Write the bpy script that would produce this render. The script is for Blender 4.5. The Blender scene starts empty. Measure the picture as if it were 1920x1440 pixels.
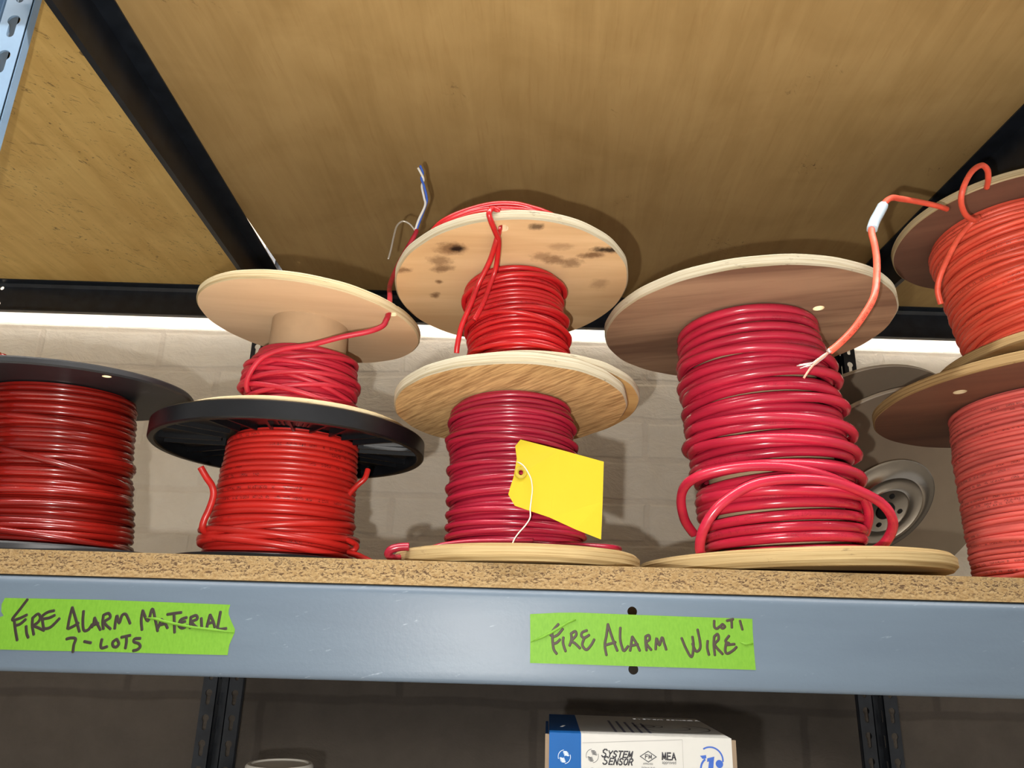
import bpy, bmesh, math, random
from mathutils import Vector, Matrix, Quaternion
sc = bpy.context.scene
col = sc.collection
R = math.radians
sin, cos, pi = math.sin, math.cos, math.pi

# ------------------------------------------------------------------ camera
DECK = 1.5                       # top of the shelf the spools stand on
CAM = Vector((0, -0.46, DECK - 0.0409))
FPX = 1430.0
PITCH, ROLL, YAW = R(18.3), R(1.6), R(0.4)
c_fwd = Vector((sin(YAW) * cos(PITCH), cos(YAW) * cos(PITCH), sin(PITCH)))
r0 = Vector((cos(YAW), -sin(YAW), 0)); u0 = r0.cross(c_fwd)
c_right = cos(ROLL) * r0 + sin(ROLL) * u0
c_up = -sin(ROLL) * r0 + cos(ROLL) * u0
cd = bpy.data.cameras.new('camera'); cam = bpy.data.objects.new('camera', cd); col.objects.link(cam)
cam.matrix_world = Matrix(((c_right.x, c_up.x, -c_fwd.x, CAM.x), (c_right.y, c_up.y, -c_fwd.y, CAM.y),
                           (c_right.z, c_up.z, -c_fwd.z, CAM.z), (0, 0, 0, 1)))
cd.sensor_width = 36; cd.lens = FPX / 1920 * 36; cd.clip_start = 0.01
sc.camera = cam
def at(u, v, y):                 # point of the place seen at photo pixel (u, v), at depth y
    d = c_fwd + c_right * ((u - 960) / FPX) - c_up * ((v - 720) / FPX)
    return CAM + d * ((y - CAM.y) / d.y)

# ------------------------------------------------------------------ light
sc.view_settings.view_transform = 'Standard'; sc.view_settings.look = 'None'
sc.view_settings.exposure = 0.0; sc.view_settings.gamma = 1.0; sc.view_settings.use_curve_mapping = False
w = bpy.data.worlds.new('World'); sc.world = w; w.use_nodes = True
w.node_tree.nodes['Background'].inputs[0].default_value = (1.0, 0.96, 0.90, 1)
w.node_tree.nodes['Background'].inputs[1].default_value = 0.39
def lamp(name, kind, loc, energy, color, **kw):
    l = bpy.data.lights.new(name, kind); l.energy = energy; l.color = color
    for k, v in kw.items(): setattr(l, k, v)
    o = bpy.data.objects.new(name, l); col.objects.link(o); o.location = loc
    return o
# fluorescent fixture on the ceiling of the aisle
fl = lamp('ceiling_fluorescent', 'AREA', (0.15, -0.52, 2.735), 80, (1.0, 0.97, 0.94), shape='RECTANGLE', size=2.4, size_y=0.05)
fl.rotation_euler = (R(90), 0, 0)
# phone flash, a little left of and below the lens
# added unseen fill lamp over the aisle floor; its bounce brightens the undersides
al = lamp('floor_bounce_fill', 'AREA', (0.1, -1.7, 2.85), 91, (1.0, 0.98, 0.95), shape='RECTANGLE', size=3.0, size_y=1.0, spread=R(70))
fs = lamp('phone_flash', 'AREA', CAM - c_right * 0.023 - c_up * 0.020, 3.15, (1.0, 0.965, 0.91), shape='DISK', size=0.006)
fs.rotation_euler = cam.matrix_world.to_euler()

# ------------------------------------------------------------------ helpers
def lin(r, g, b):
    f = lambda c: (c / 255 / 12.92) if c / 255 <= 0.04045 else ((c / 255 + 0.055) / 1.055) ** 2.4
    return (f(r), f(g), f(b), 1)

class NT:
    def __init__(s, name, rough=0.5, metal=0.0, spec=0.5):
        s.m = bpy.data.materials.new(name); s.m.use_nodes = True
        s.t = s.m.node_tree; s.b = s.t.nodes['Principled BSDF']
        s.b.inputs['Roughness'].default_value = rough; s.b.inputs['Metallic'].default_value = metal
        s.b.inputs['Specular IOR Level'].default_value = spec
        s.tc = s.n('ShaderNodeTexCoord')
    def n(s, t, **kw):
        x = s.t.nodes.new(t)
        for k, v in kw.items():
            if k.startswith('i_'): x.inputs[k[2:]].default_value = v
            else: setattr(x, k, v)
        return x
    def l(s, a, b): s.t.links.new(a, b)
    def map(s, scale=(1, 1, 1), rot=(0, 0, 0), loc=(0, 0, 0), src='Object'):
        out = s.tc.outputs[src]
        if any(rot):
            m0 = s.n('ShaderNodeMapping'); m0.inputs['Rotation'].default_value = rot; s.l(out, m0.inputs[0]); out = m0.outputs[0]
        mp = s.n('ShaderNodeMapping'); mp.inputs['Scale'].default_value = scale; mp.inputs['Location'].default_value = loc
        s.l(out, mp.inputs[0]); return mp.outputs[0]
    def noise(s, vec, scale, detail=3, rough=0.55, dist=0.0):
        x = s.n('ShaderNodeTexNoise'); x.inputs['Scale'].default_value = scale; x.inputs['Detail'].default_value = detail
        x.inputs['Roughness'].default_value = rough; x.inputs['Distortion'].default_value = dist
        s.l(vec, x.inputs['Vector']); return x.outputs[0]
    def ramp(s, v, stops):
        x = s.n('ShaderNodeValToRGB'); e = x.color_ramp.elements
        while len(e) < len(stops): e.new(0.5)
        for q, (p, c) in zip(e, stops): q.position = p; q.color = c if len(c) == 4 else (*c, 1)
        s.l(v, x.inputs[0]); return x.outputs[0]
    def step(s, v, a, b): return s.ramp(v, [(a, (0, 0, 0)), (b, (1, 1, 1))])
    def mix(s, f, a, b, mode='MIX'):
        x = s.n('ShaderNodeMix', data_type='RGBA', blend_type=mode)
        for sock, v in ((x.inputs[0], f), (x.inputs[6], a), (x.inputs[7], b)):
            if hasattr(v, 'is_linked'): s.l(v, sock)
            else: sock.default_value = v
        return x.outputs[2]
    def math(s, op, a, b=0.0):
        x = s.n('ShaderNodeMath', operation=op)
        for i, v in ((0, a), (1, b)):
            if hasattr(v, 'is_linked'): s.l(v, x.inputs[i])
            else: x.inputs[i].default_value = v
        return x.outputs[0]
    def color(s, v):
        if hasattr(v, 'is_linked'): s.l(v, s.b.inputs['Base Color'])
        else: s.b.inputs['Base Color'].default_value = v
        return s
    def bump(s, h, strength=0.3, dist=0.001):
        x = s.n('ShaderNodeBump'); x.inputs['Strength'].default_value = strength; x.inputs['Distance'].default_value = dist
        s.l(h, x.inputs['Height']); s.l(x.outputs[0], s.b.inputs['Normal']); return s

def plain(name, c, rough=0.5, metal=0.0, spec=0.5, var=0.0, scale=40):
    t = NT(name, rough, metal, spec)
    if var:
        n = t.noise(t.map(), scale, 4)
        d = tuple(x * (1 - var) for x in c[:3]) + (1,); h = tuple(min(1, x * (1 + var)) for x in c[:3]) + (1,)
        t.color(t.ramp(n, [(0.3, d), (0.7, h)]))
    else: t.color(c)
    return t.m

def wood(name, base, dark, rot=0.0, scale=1.0, stain=None, streak=0.35, contrast=1.0, seed=0.0):
    """ply face: grain stretched along one direction, faint figure, optional dirt"""
    t = NT(name, 0.62, spec=0.25)
    v = t.map((8 * scale, 95 * scale, 40), (0, 0, rot), (seed, seed * 1.7, 0))
    g = t.noise(v, 1.0, 5, 0.62, 0.6)
    v2 = t.map((3 * scale, 22 * scale, 10), (0, 0, rot), (seed * 2, seed, 0))
    g2 = t.noise(v2, 1.0, 3, 0.5, 1.2)
    f = t.math('ADD', t.math('MULTIPLY', g, streak), t.math('MULTIPLY', g2, 1 - streak))
    c = t.ramp(f, [(0.5 - .12 * contrast, dark), (0.5 + .12 * contrast, base)])
    fine = t.noise(t.map((30 * scale, 420 * scale, 80), (0, 0, rot)), 1.0, 2)
    c = t.mix(t.math('MULTIPLY', t.step(fine, 0.60, 0.72), 0.28), c, dark)
    if stain:
        for (sx, sy, sa, sb, ang, colr, k) in stain:
            mp = t.n('ShaderNodeMapping', vector_type='POINT')
            mp.inputs['Location'].default_value = (-sx, -sy, 0)
            t.l(t.tc.outputs['Object'], mp.inputs[0])
            m2 = t.n('ShaderNodeMapping'); m2.inputs['Rotation'].default_value = (0, 0, -ang); m2.inputs['Scale'].default_value = (1 / sa, 1 / sb, 0)
            t.l(mp.outputs[0], m2.inputs[0])
            ln = t.n('ShaderNodeVectorMath', operation='LENGTH'); t.l(m2.outputs[0], ln.inputs[0])
            nz = t.noise(t.map((1, 1, 0), (0, 0, 0), (seed + sx * 9, sy * 7, 0)), 130, 4, 0.7)
            d = t.math('ADD', ln.outputs[1], t.math('MULTIPLY', t.math('SUBTRACT', nz, 0.5), 1.5))
            mk = t.math('MULTIPLY', t.math('SUBTRACT', 1.0, t.step(d, 0.35, 1.05)), k)
            c = t.mix(mk, c, colr)
    t.color(c).bump(g, 0.12, 0.0006)
    return t.m

def ply_edge(name, a, b, layers=850, dirt=0.5):
    t = NT(name, 0.75, spec=0.2)
    v = t.map((9, 9, layers))
    g = t.noise(v, 1.0, 3, 0.6)
    c = t.ramp(g, [(0.36, b), (0.56, a)])
    blot = t.noise(t.map((60, 60, 160)), 1.0, 5, 0.7)
    c = t.mix(t.math('MULTIPLY', t.step(blot, 0.62, 0.72), dirt), c, lin(70, 52, 38))
    t.color(c).bump(g, 0.35, 0.0008)
    return t.m

def wire_mat(name, c, rough=0.3, print_amt=0.0, var=0.22, coat=0.0, spec=0.5):
    t = NT(name, rough, spec=spec)
    dk = tuple(x * (1 - var) for x in c[:3]) + (1,); lt = tuple(min(1, x * (1 + var * .7)) for x in c[:3]) + (1,)
    n = t.noise(t.map((14, 14, 120)), 1.0, 3)
    k = t.ramp(n, [(0.32, dk), (0.68, lt)])
    if print_amt:
        sp = t.n('ShaderNodeSeparateXYZ'); t.l(t.tc.outputs['UV'], sp.inputs[0])
        cb = t.n('ShaderNodeCombineXYZ')
        t.l(t.math('MULTIPLY', sp.outputs[0], 1150.0), cb.inputs[0]); t.l(t.math('MULTIPLY', sp.outputs[1], 26.0), cb.inputs[1])
        gl = t.step(t.noise(cb.outputs[0], 1.0, 1), 0.50, 0.54)
        c2 = t.n('ShaderNodeCombineXYZ'); t.l(t.math('MULTIPLY', sp.outputs[0], 170.0), c2.inputs[0])
        wd = t.step(t.noise(c2.outputs[0], 1.0, 1), 0.47, 0.5)
        c3 = t.n('ShaderNodeCombineXYZ'); t.l(t.math('MULTIPLY', sp.outputs[0], 7.0), c3.inputs[0])
        sg = t.step(t.noise(c3.outputs[0], 1.0, 1), 0.52, 0.54)
        c4 = t.n('ShaderNodeCombineXYZ'); t.l(t.math('MULTIPLY', sp.outputs[0], 3.0), c4.inputs[0]); c4.inputs[1].default_value = 5
        off = t.math('MULTIPLY', t.math('SUBTRACT', t.noise(c4.outputs[0], 1.0, 1), 0.5), 0.5)
        dv = t.math('ABSOLUTE', t.math('SUBTRACT', t.math('SUBTRACT', sp.outputs[1], 0.5), off))
        band = t.math('LESS_THAN', dv, 0.075)
        mk = t.math('MULTIPLY', t.math('MULTIPLY', gl, wd), t.math('MULTIPLY', sg, band))
        k = t.mix(t.math('MULTIPLY', mk, print_amt), k, lin(40, 12, 12))
    t.color(k)
    t.b.inputs['Coat Weight'].default_value = coat; t.b.inputs['Coat Roughness'].default_value = 0.12
    return t.m

class MB:
    """collects geometry for ONE mesh object"""
    def __init__(s): s.v = []; s.f = []; s.mi = []; s.uv = {}; s.sm = []
    def add(s, vs, fs, mi=0, smooth=True, uvs=None):
        o = len(s.v); s.v += [tuple(x) for x in vs]
        for k, f in enumerate(fs):
            if uvs: s.uv[len(s.f)] = uvs[k]
            s.f.append([i + o for i in f]); s.mi.append(mi); s.sm.append(smooth)
    def box(s, a, b, mi=0):
        (x0, y0, z0), (x1, y1, z1) = a, b
        s.add([(x0, y0, z0), (x1, y0, z0), (x1, y1, z0), (x0, y1, z0), (x0, y0, z1), (x1, y0, z1), (x1, y1, z1), (x0, y1, z1)],
              [(0, 3, 2, 1), (4, 5, 6, 7), (0, 1, 5, 4), (1, 2, 6, 5), (2, 3, 7, 6), (3, 0, 4, 7)], mi, False)
    def tube(s, pts, r, sides=8, ref=None, mi=0, caps=True, flat=1.0):
        """tube along pts; ref(i) = outward direction (v = 0.5 of the UV faces it); r number or list"""
        P = [Vector(p) for p in pts]; n = len(P)
        vs, fs, uvs = [], [], []; L = 0.0; nrm = None; Ls = []
        for i in range(n):
            t = (P[min(i + 1, n - 1)] - P[max(i - 1, 0)])
            t = t.normalized() if t.length > 1e-9 else Vector((0, 0, 1))
            if i: L += (P[i] - P[i - 1]).length
            Ls.append(L)
            if ref: nrm = ref(i)
            elif nrm is None: nrm = Vector((0, -1, 0.2)) if abs(t.y) < 0.9 else Vector((1, 0, 0))
            nrm = (nrm - t * nrm.dot(t))
            nrm = nrm.normalized() if nrm.length > 1e-6 else t.orthogonal().normalized()
            b = t.cross(nrm); rr = r[i] if hasattr(r, '__len__') else r
            for k in range(sides):
                a = 2 * pi * (k / sides - 0.5)
                vs.append(P[i] + nrm * (cos(a) * rr * flat) + b * (sin(a) * rr))
        for i in range(n - 1):
            for k in range(sides):
                k2 = (k + 1) % sides
                fs.append((i * sides + k, i * sides + k2, (i + 1) * sides + k2, (i + 1) * sides + k))
                uvs.append(((Ls[i], k / sides), (Ls[i], (k + 1) / sides), (Ls[i + 1], (k + 1) / sides), (Ls[i + 1], k / sides)))
        if caps:
            fs.append(tuple(range(sides - 1, -1, -1))); uvs.append([(0, 0)] * sides)
            fs.append(tuple((n - 1) * sides + k for k in range(sides))); uvs.append([(0, 0)] * sides)
        s.add(vs, fs, mi, True, uvs)
    def lathe(s, prof, n=96, mis=None, smooth=True, closed=False, wob=None):
        """prof: (r, z) pairs turned about z; r = 0 at an end closes it"""
        vs, fs, ring = [], [], []
        for j, (r, z) in enumerate(prof):
            if r == 0: ring.append([len(vs)]); vs.append((0, 0, z)); continue
            ring.append(list(range(len(vs), len(vs) + n)))
            for k in range(n):
                a = 2 * pi * k / n; q = wob(a, j) if wob else 1.0
                vs.append((r * q * cos(a), r * q * sin(a), z))
        pr = list(range(len(prof) - 1)) + ([len(prof) - 1] if closed else [])
        for j in pr:
            A, B = ring[j], ring[(j + 1) % len(prof)]; ff = []
            for k in range(n):
                k2 = (k + 1) % n
                if len(A) == 1 and len(B) == 1: continue
                if len(A) == 1: ff.append((A[0], B[k2], B[k]))
                elif len(B) == 1: ff.append((A[k], A[k2], B[0]))
                else: ff.append((A[k], A[k2], B[k2], B[k]))
            s.f_add(vs if j == pr[0] else None, ff, mis[j] if mis else 0, smooth)
    def f_add(s, vs, fs, mi, smooth):
        if vs is not None: s._o = len(s.v); s.v += [tuple(x) for x in vs]
        for f in fs: s.f.append([i + s._o for i in f]); s.mi.append(mi); s.sm.append(smooth)
    def build(s, name, mats, parent=None, loc=None, rot=None, sharp=None):
        me = bpy.data.meshes.new(name); me.from_pydata(s.v, [], s.f)
        for m in (mats if isinstance(mats, (list, tuple)) else [mats]): me.materials.append(m)
        me.polygons.foreach_set('material_index', s.mi); me.polygons.foreach_set('use_smooth', s.sm)
        if s.uv:
            ul = me.uv_layers.new(name='UVMap')
            for i, p in enumerate(me.polygons):
                if i in s.uv:
                    for k, li in enumerate(p.loop_indices): ul.data[li].uv = s.uv[i][k]
        me.update(); 
        if sharp is not None: me.set_sharp_from_angle(angle=sharp)
        o = bpy.data.objects.new(name, me); col.objects.link(o)
        if parent: o.parent = parent
        if loc is not None: o.location = loc
        if rot is not None: o.rotation_mode = 'QUATERNION'; o.rotation_quaternion = rot
        return o

def empty(name, loc, label=None, cat=None, group=None, rz=0):
    o = bpy.data.objects.new(name, None); o.empty_display_size = 0.02; col.objects.link(o); o.location = loc; o.rotation_euler = (0, 0, rz)
    tag(o, label, cat, group); return o
def tag(o, label=None, cat=None, group=None, kind=None):
    if label: o['label'] = label
    if cat: o['category'] = cat
    if group: o['group'] = group
    if kind: o['kind'] = kind
    return o

def cut(o, cutters):
    """subtract meshes from o, keeping the cutter's material on the cut walls"""
    for c in cutters:
        md = o.modifiers.new('cut', 'BOOLEAN'); md.operation = 'DIFFERENCE'; md.solver = 'EXACT'; md.object = c
        md.material_mode = 'TRANSFER'
    bpy.context.view_layer.update()
    dg = bpy.context.evaluated_depsgraph_get()
    me = bpy.data.meshes.new_from_object(o.evaluated_get(dg)); old = o.data
    o.modifiers.clear(); o.data = me; me.name = old.name
    for c in cutters: bpy.data.objects.remove(c)
    return o
def drill(o, pts, r, mat, axis='Z', depth=0.05, n=28):
    cs = []
    for p in pts:
        m = MB(); m.lathe([(0, -depth), (r, -depth), (r, depth), (0, depth)], n, smooth=False)
        c = m.build('cutter', mat)
        q = Quaternion() if axis == 'Z' else Vector((0, 0, 1)).rotation_difference({'Y': Vector((0, 1, 0)), 'X': Vector((1, 0, 0))}[axis])
        c.matrix_world = o.matrix_world @ Matrix.Translation(p) @ q.to_matrix().to_4x4(); cs.append(c)
    return cut(o, cs)

def strip(mb, u0, u1, z0, z1, zs, hole, ctr, pitch, place, th):
    """sheet-metal strip with a row of real holes; hole(z) = outline, ctr(z) = a point inside it"""
    def quad(pts):
        n = len(pts); vs = [place(u, v, 0) for u, v in pts] + [place(u, v, th) for u, v in pts]
        mb.add(vs, [tuple(range(n)), tuple(range(2 * n - 1, n - 1, -1))], 0, False)
    lo, hi = zs[0] - pitch * .7, zs[-1] + pitch * .3
    quad([(u0, z0), (u1, z0), (u1, lo), (u0, lo)]); quad([(u0, hi), (u1, hi), (u1, z1), (u0, z1)])
    for z in zs:
        a, b = z - pitch * .7, z + pitch * .3; H = hole(z); cu, cv = ctr(z); n = len(H)
        def hit(p):
            dx, dz = p[0] - cu, p[1] - cv; t = 1e9
            if dx > 1e-9: t = min(t, (u1 - cu) / dx)
            if dx < -1e-9: t = min(t, (u0 - cu) / dx)
            if dz > 1e-9: t = min(t, (b - cv) / dz)
            if dz < -1e-9: t = min(t, (a - cv) / dz)
            return (cu + dx * t, cv + dz * t)
        O = [hit(p) for p in H]; ang = lambda p: math.atan2(p[1] - cv, p[0] - cu)
        for i in range(n):
            j = (i + 1) % n; a0, a1 = ang(O[i]), ang(O[j])
            if a1 < a0: a1 += 2 * pi
            mid = []
            for c in ((u0, a), (u1, a), (u1, b), (u0, b)):
                q = ang(c)
                if q < a0: q += 2 * pi
                if a0 + 1e-6 < q < a1 - 1e-6: mid.append((q, c))
            quad([H[i], O[i]] + [c for _, c in sorted(mid)] + [O[j], H[j]])
            mb.add([place(*H[i], 0), place(*H[j], 0), place(*H[j], th), place(*H[i], th)], [(0, 1, 2, 3)], 0, False)

def crom(pts, k=8):
    """smooth curve through points"""
    P = [Vector(p) for p in pts]; out = []
    for i in range(len(P) - 1):
        a, b, c, d = P[max(i - 1, 0)], P[i], P[i + 1], P[min(i + 2, len(P) - 1)]
        for j in range(k):
            t = j / k
            out.append(0.5 * ((2 * b) + (c - a) * t + (2 * a - 5 * b + 4 * c - d) * t * t + (3 * b - a - 3 * c + d) * t ** 3))
    out.append(P[-1]); return out

def axis_q(tx, ty):              # tilt of a flange: its axis leans tx towards +x, ty towards +y (degrees)
    n = Vector((math.tan(R(tx)), math.tan(R(ty)), 1)).normalized()
    return Vector((0, 0, 1)).rotation_difference(n)

# ------------------------------------------------------------------ materials
M = {}
M['grey_paint'] = NT('grey_blue_paint', 0.42, spec=0.32)
t = M['grey_paint']; n = t.noise(t.map(), 420, 2); big = t.noise(t.map((5, 40, 40)), 1.0, 4)
sc1 = t.noise(t.map((38, 60, 260), (0, R(14), 0)), 1.0, 4, 0.75)
c = t.ramp(big, [(0.35, lin(80, 92, 105)), (0.7, lin(86, 99, 112))])
c = t.mix(t.math('MULTIPLY', t.step(sc1, 0.655, 0.71), 0.5), c, lin(140, 152, 162))
t.color(c).bump(n, 0.09, 0.0006); M['grey_paint'] = t.m
M['light_paint'] = plain('pale_blue_grey_paint', lin(120, 148, 176), 0.35, var=0.05)
t = NT('dark_blue_black_paint', 0.34, spec=0.5); t.color(t.ramp(t.noise(t.map(), 60, 3), [(0.35, lin(24, 29, 37)), (0.7, lin(36, 42, 51))])); M['dark_paint'] = t.m
# plywood underside of the upper deck
def deck_mat(name, a, b, scuff, seed):
    t = NT(name, 0.55, spec=0.3)
    v = t.map((60, 5, 20), (0, 0, R(3)), (seed, seed, 0)); g = t.noise(v, 1.0, 5, 0.6, 0.8)
    blot = t.noise(t.map((1, 1, 1), loc=(seed, 0, 0)), 9, 4, 0.6, 0.7)
    f = t.math('ADD', t.math('MULTIPLY', g, 0.45), t.math('MULTIPLY', blot, 0.55))
    c = t.ramp(f, [(0.36, b), (0.62, a)])
    wl = t.noise(t.map((210, 16, 20), (0, 0, R(4))), 1.0, 2)
    c = t.mix(t.math('MULTIPLY', t.step(wl, 0.60, 0.7), 0.16), c, lin(150, 112, 62))
    sc2 = t.noise(t.map((90, 34, 1), (0, 0, R(40)), (seed * 3, 1, 0)), 1.0, 5, 0.75, 2.2)
    gate = t.noise(t.map((9, 9, 1), loc=(seed * 5, 2, 0)), 1.0, 3)
    mk = t.math('MULTIPLY', t.step(sc2, 0.59, 0.63), t.step(gate, scuff, scuff + 0.08))
    c = t.mix(t.math('MULTIPLY', mk, 0.75), c, lin(78, 56, 34))
    t.color(c).bump(g, 0.12, 0.0008); return t.m
M['deck'] = deck_mat('plywood_underside', lin(186, 156, 104), lin(168, 138, 88), 0.62, 1.3)
M['deck2'] = deck_mat('scuffed_plywood_underside', lin(224, 190, 118), lin(202, 164, 94), 0.44, 4.1)
M['deck_edge'] = ply_edge('plywood_edge', lin(190, 150, 95), lin(120, 84, 50))
t = NT('particle_board', 0.85, spec=0.15)
v1 = t.noise(t.map((420, 420, 900)), 1.0, 3, 0.7, 0.8); v2 = t.noise(t.map((420, 420, 800)), 1.0, 2, 0.6)
c = t.ramp(v2, [(0.32, lin(126, 101, 66)), (0.65, lin(150, 128, 92))])
hz = t.n('ShaderNodeSeparateXYZ'); t.l(t.tc.outputs['Object'], hz.inputs[0])
core = t.math('SUBTRACT', 1.0, t.step(t.math('ABSOLUTE', t.math('ADD', hz.outputs[2], 0.0062)), 0.0035, 0.0075))
mk = t.math('MULTIPLY', t.step(v1, 0.52, 0.585), t.math('ADD', t.math('MULTIPLY', core, 0.75), 0.12))
c = t.mix(mk, c, lin(58, 38, 27)); t.color(c).bump(v1, 0.5, 0.0012); M['particle'] = t.m

def brick_mat(name, c1, c2, cm, bw, rh, ms, loc):
    t = NT(name, 0.7, spec=0.25)
    sp = t.n('ShaderNodeSeparateXYZ'); t.l(t.tc.outputs['Object'], sp.inputs[0])
    cb = t.n('ShaderNodeCombineXYZ'); t.l(sp.outputs[0], cb.inputs[0]); t.l(sp.outputs[2], cb.inputs[1])
    dist = t.n('ShaderNodeMixRGB')
    wob = t.n('ShaderNodeTexNoise'); wob.inputs['Scale'].default_value = 14; wob.inputs['Detail'].default_value = 4; t.l(t.tc.outputs['Object'], wob.inputs['Vector'])
    ad = t.n('ShaderNodeVectorMath', operation='MULTIPLY_ADD'); ad.inputs[1].default_value = (0.012, 0.012, 0)
    t.l(wob.outputs['Color'], ad.inputs[0]); t.l(cb.outputs[0], ad.inputs[2])
    mp = t.n('ShaderNodeMapping'); mp.inputs['Location'].default_value = loc; t.l(ad.outputs[0], mp.inputs[0])
    b = t.n('ShaderNodeTexBrick'); b.inputs['Scale'].default_value = 1.0; b.inputs['Brick Width'].default_value = bw
    b.inputs['Row Height'].default_value = rh; b.inputs['Mortar Size'].default_value = ms; b.inputs['Mortar Smooth'].default_value = 0.6
    b.inputs['Color1'].default_value = c1; b.inputs['Color2'].default_value = c2; b.inputs['Mortar'].default_value = cm
    t.l(mp.outputs[0], b.inputs['Vector'])
    n1 = t.noise(t.map(), 26, 5, 0.6); c = t.mix(0.12, b.outputs['Color'], t.ramp(n1, [(0.3, (0, 0, 0)), (0.7, (1, 1, 1))]), 'SOFT_LIGHT')
    lum = t.noise(t.map((18, 18, 30)), 1.0, 5, 0.65, 0.5)
    h = t.math('ADD', t.math('MULTIPLY', b.outputs['Fac'], -0.45), t.math('MULTIPLY', lum, 1.8))
    t.color(c).bump(h, 0.5, 0.004); return t.m
M['brick'] = brick_mat('painted_brick', lin(223, 214, 199), lin(220, 211, 196), lin(217, 207, 192), 0.205, 0.0675, 0.007, (0.07, 0.012, 0))
M['block'] = brick_mat('shade_darkened_block', lin(82, 76, 70), lin(79, 73, 67), lin(71, 65, 60), 0.40, 0.20, 0.008, (0.14, 0.03, 0))  # lower wall block, darkened to stand in for dim light under the shelf
M['white'] = plain('white_ceiling_paint', lin(235, 234, 230), 0.8)
M['concrete'] = plain('pale_sealed_concrete', lin(186, 180, 170), 0.8, var=0.15, scale=4)

M['edge'] = ply_edge('pale_ply_edge', lin(192, 176, 142), lin(162, 141, 101), 760, 0.55)
M['edge_white'] = ply_edge('whitish_ply_edge', lin(172, 164, 143), lin(148, 136, 108), 760, 0.7)
M['edge_old'] = ply_edge('weathered_ply_edge', lin(164, 143, 102), lin(134, 110, 70), 900, 0.6)
M['edge_right'] = ply_edge('tan_ply_edge', lin(166, 138, 94), lin(126, 98, 62), 900, 0.6)
M['hole_wood'] = plain('raw_wood_in_hole', lin(225, 205, 165), 0.8)
M['face_pale'] = wood('pale_birch_face', lin(228, 200, 164), lin(206, 174, 138), R(8), 0.8, None, 0.2, 1.4, 2.0)
brn, blk = lin(92, 62, 38), lin(34, 24, 18)
M['face_dirty'] = wood('grimy_ply_face', lin(212, 182, 140), lin(190, 156, 114), R(-4), 0.8, [
    (-0.046, -0.058, 0.014, 0.010, R(-12), brn, .75), (-0.041, -0.0575, 0.007, 0.006, R(-20), blk, 1), (-0.055, -0.042, 0.012, 0.008, R(-8), brn, .6),
    (-0.054, -0.031, 0.011, 0.007, R(-8), brn, .7), (-0.062, 0.008, 0.005, 0.006, 0, brn, .8), (-0.058, -0.012, 0.004, 0.004, 0, brn, .8), (-0.085, -0.030, 0.009, 0.005, R(-40), brn, .7),
    (0.016, -0.083, 0.007, 0.005, R(10), blk, .75), (0.022, -0.045, 0.012, 0.007, R(10), brn, .5), (0.032, -0.040, 0.010, 0.008, R(15), brn, .65), (0.045, -0.036, 0.011, 0.008, R(-10), brn, .6),
    (0.060, -0.046, 0.013, 0.005, R(20), brn, .8), (0.072, -0.053, 0.017, 0.005, R(38), blk, .95), (0.070, -0.005, 0.009, 0.010, R(30), brn, .35), (0.035, -0.058, 0.012, 0.006, 0, brn, .35)], 0.2, 1.0, 5.0)
M['face_orange'] = wood('streaky_orange_ply_face', lin(206, 170, 118), lin(146, 112, 72), R(48), 5.0, None, 0.75, 0.95, 7.0)
M['face_brown'] = wood('brown_ply_face', lin(160, 130, 104), lin(116, 88, 70), R(14), 0.9, None, 0.3, 0.9, 9.0)
M['face_dark'] = wood('dark_reddish_ply_face', lin(140, 104, 84), lin(110, 80, 66), R(20), 0.6, None, 0.25, 1.4, 11.0)
M['face_tan'] = wood('tan_ply_face', lin(196, 160, 104), lin(160, 120, 72), 0, 1, None, 0.4, 1, 3.0)
t = NT('black_painted_wood', 0.42); n = t.noise(t.map((20, 20, 60)), 1.0, 5, 0.7)
t.color(t.ramp(n, [(0.3, lin(30, 31, 34)), (0.66, lin(44, 45, 48)), (0.80, lin(78, 80, 84))])); M['black_wood'] = t.m
t = NT('black_plastic', 0.32); n = t.noise(t.map((30, 30, 60)), 1.0, 5, 0.7)
t.color(t.ramp(n, [(0.4, lin(9, 10, 13)), (0.75, lin(18, 19, 22))])); M['plastic'] = t.m; M['black_rim'] = M['black_wood'].copy(); M['black_rim'].name = 'black_painted_rim'
M['cardboard'] = plain('cardboard_core', lin(170, 142, 110), 0.85, var=0.06, scale=60)
M['fibre'] = plain('grey_brown_fibreboard', lin(146, 130, 110), 0.85, var=0.04, scale=30)
M['fibre_edge'] = plain('pale_fibreboard_edge', lin(196, 186, 168), 0.85)
M['hub'] = plain('bright_sheet_metal', lin(178, 170, 160), 0.24, 1.0, var=0.10, scale=30)
M['black'] = plain('black_opening', lin(10, 10, 10), 0.8)

# ------------------------------------------------------------------ setting
def slab(name, a, b, mat, kind='structure'):
    m = MB(); m.box(a, b); return tag(m.build(name, mat), kind=kind)
WALL = 0.76
slab('floor', (-4, -4, -0.1), (4, WALL + .2, 0), M['concrete'])
slab('ceiling', (-4, -1.6, 2.9), (4, WALL + .2, 3.0), M['white'])
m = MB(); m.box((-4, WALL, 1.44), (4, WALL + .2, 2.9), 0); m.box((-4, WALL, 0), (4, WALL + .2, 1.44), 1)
tag(m.build('wall_back', [M['brick'], M['block']]), kind='structure')

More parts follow.
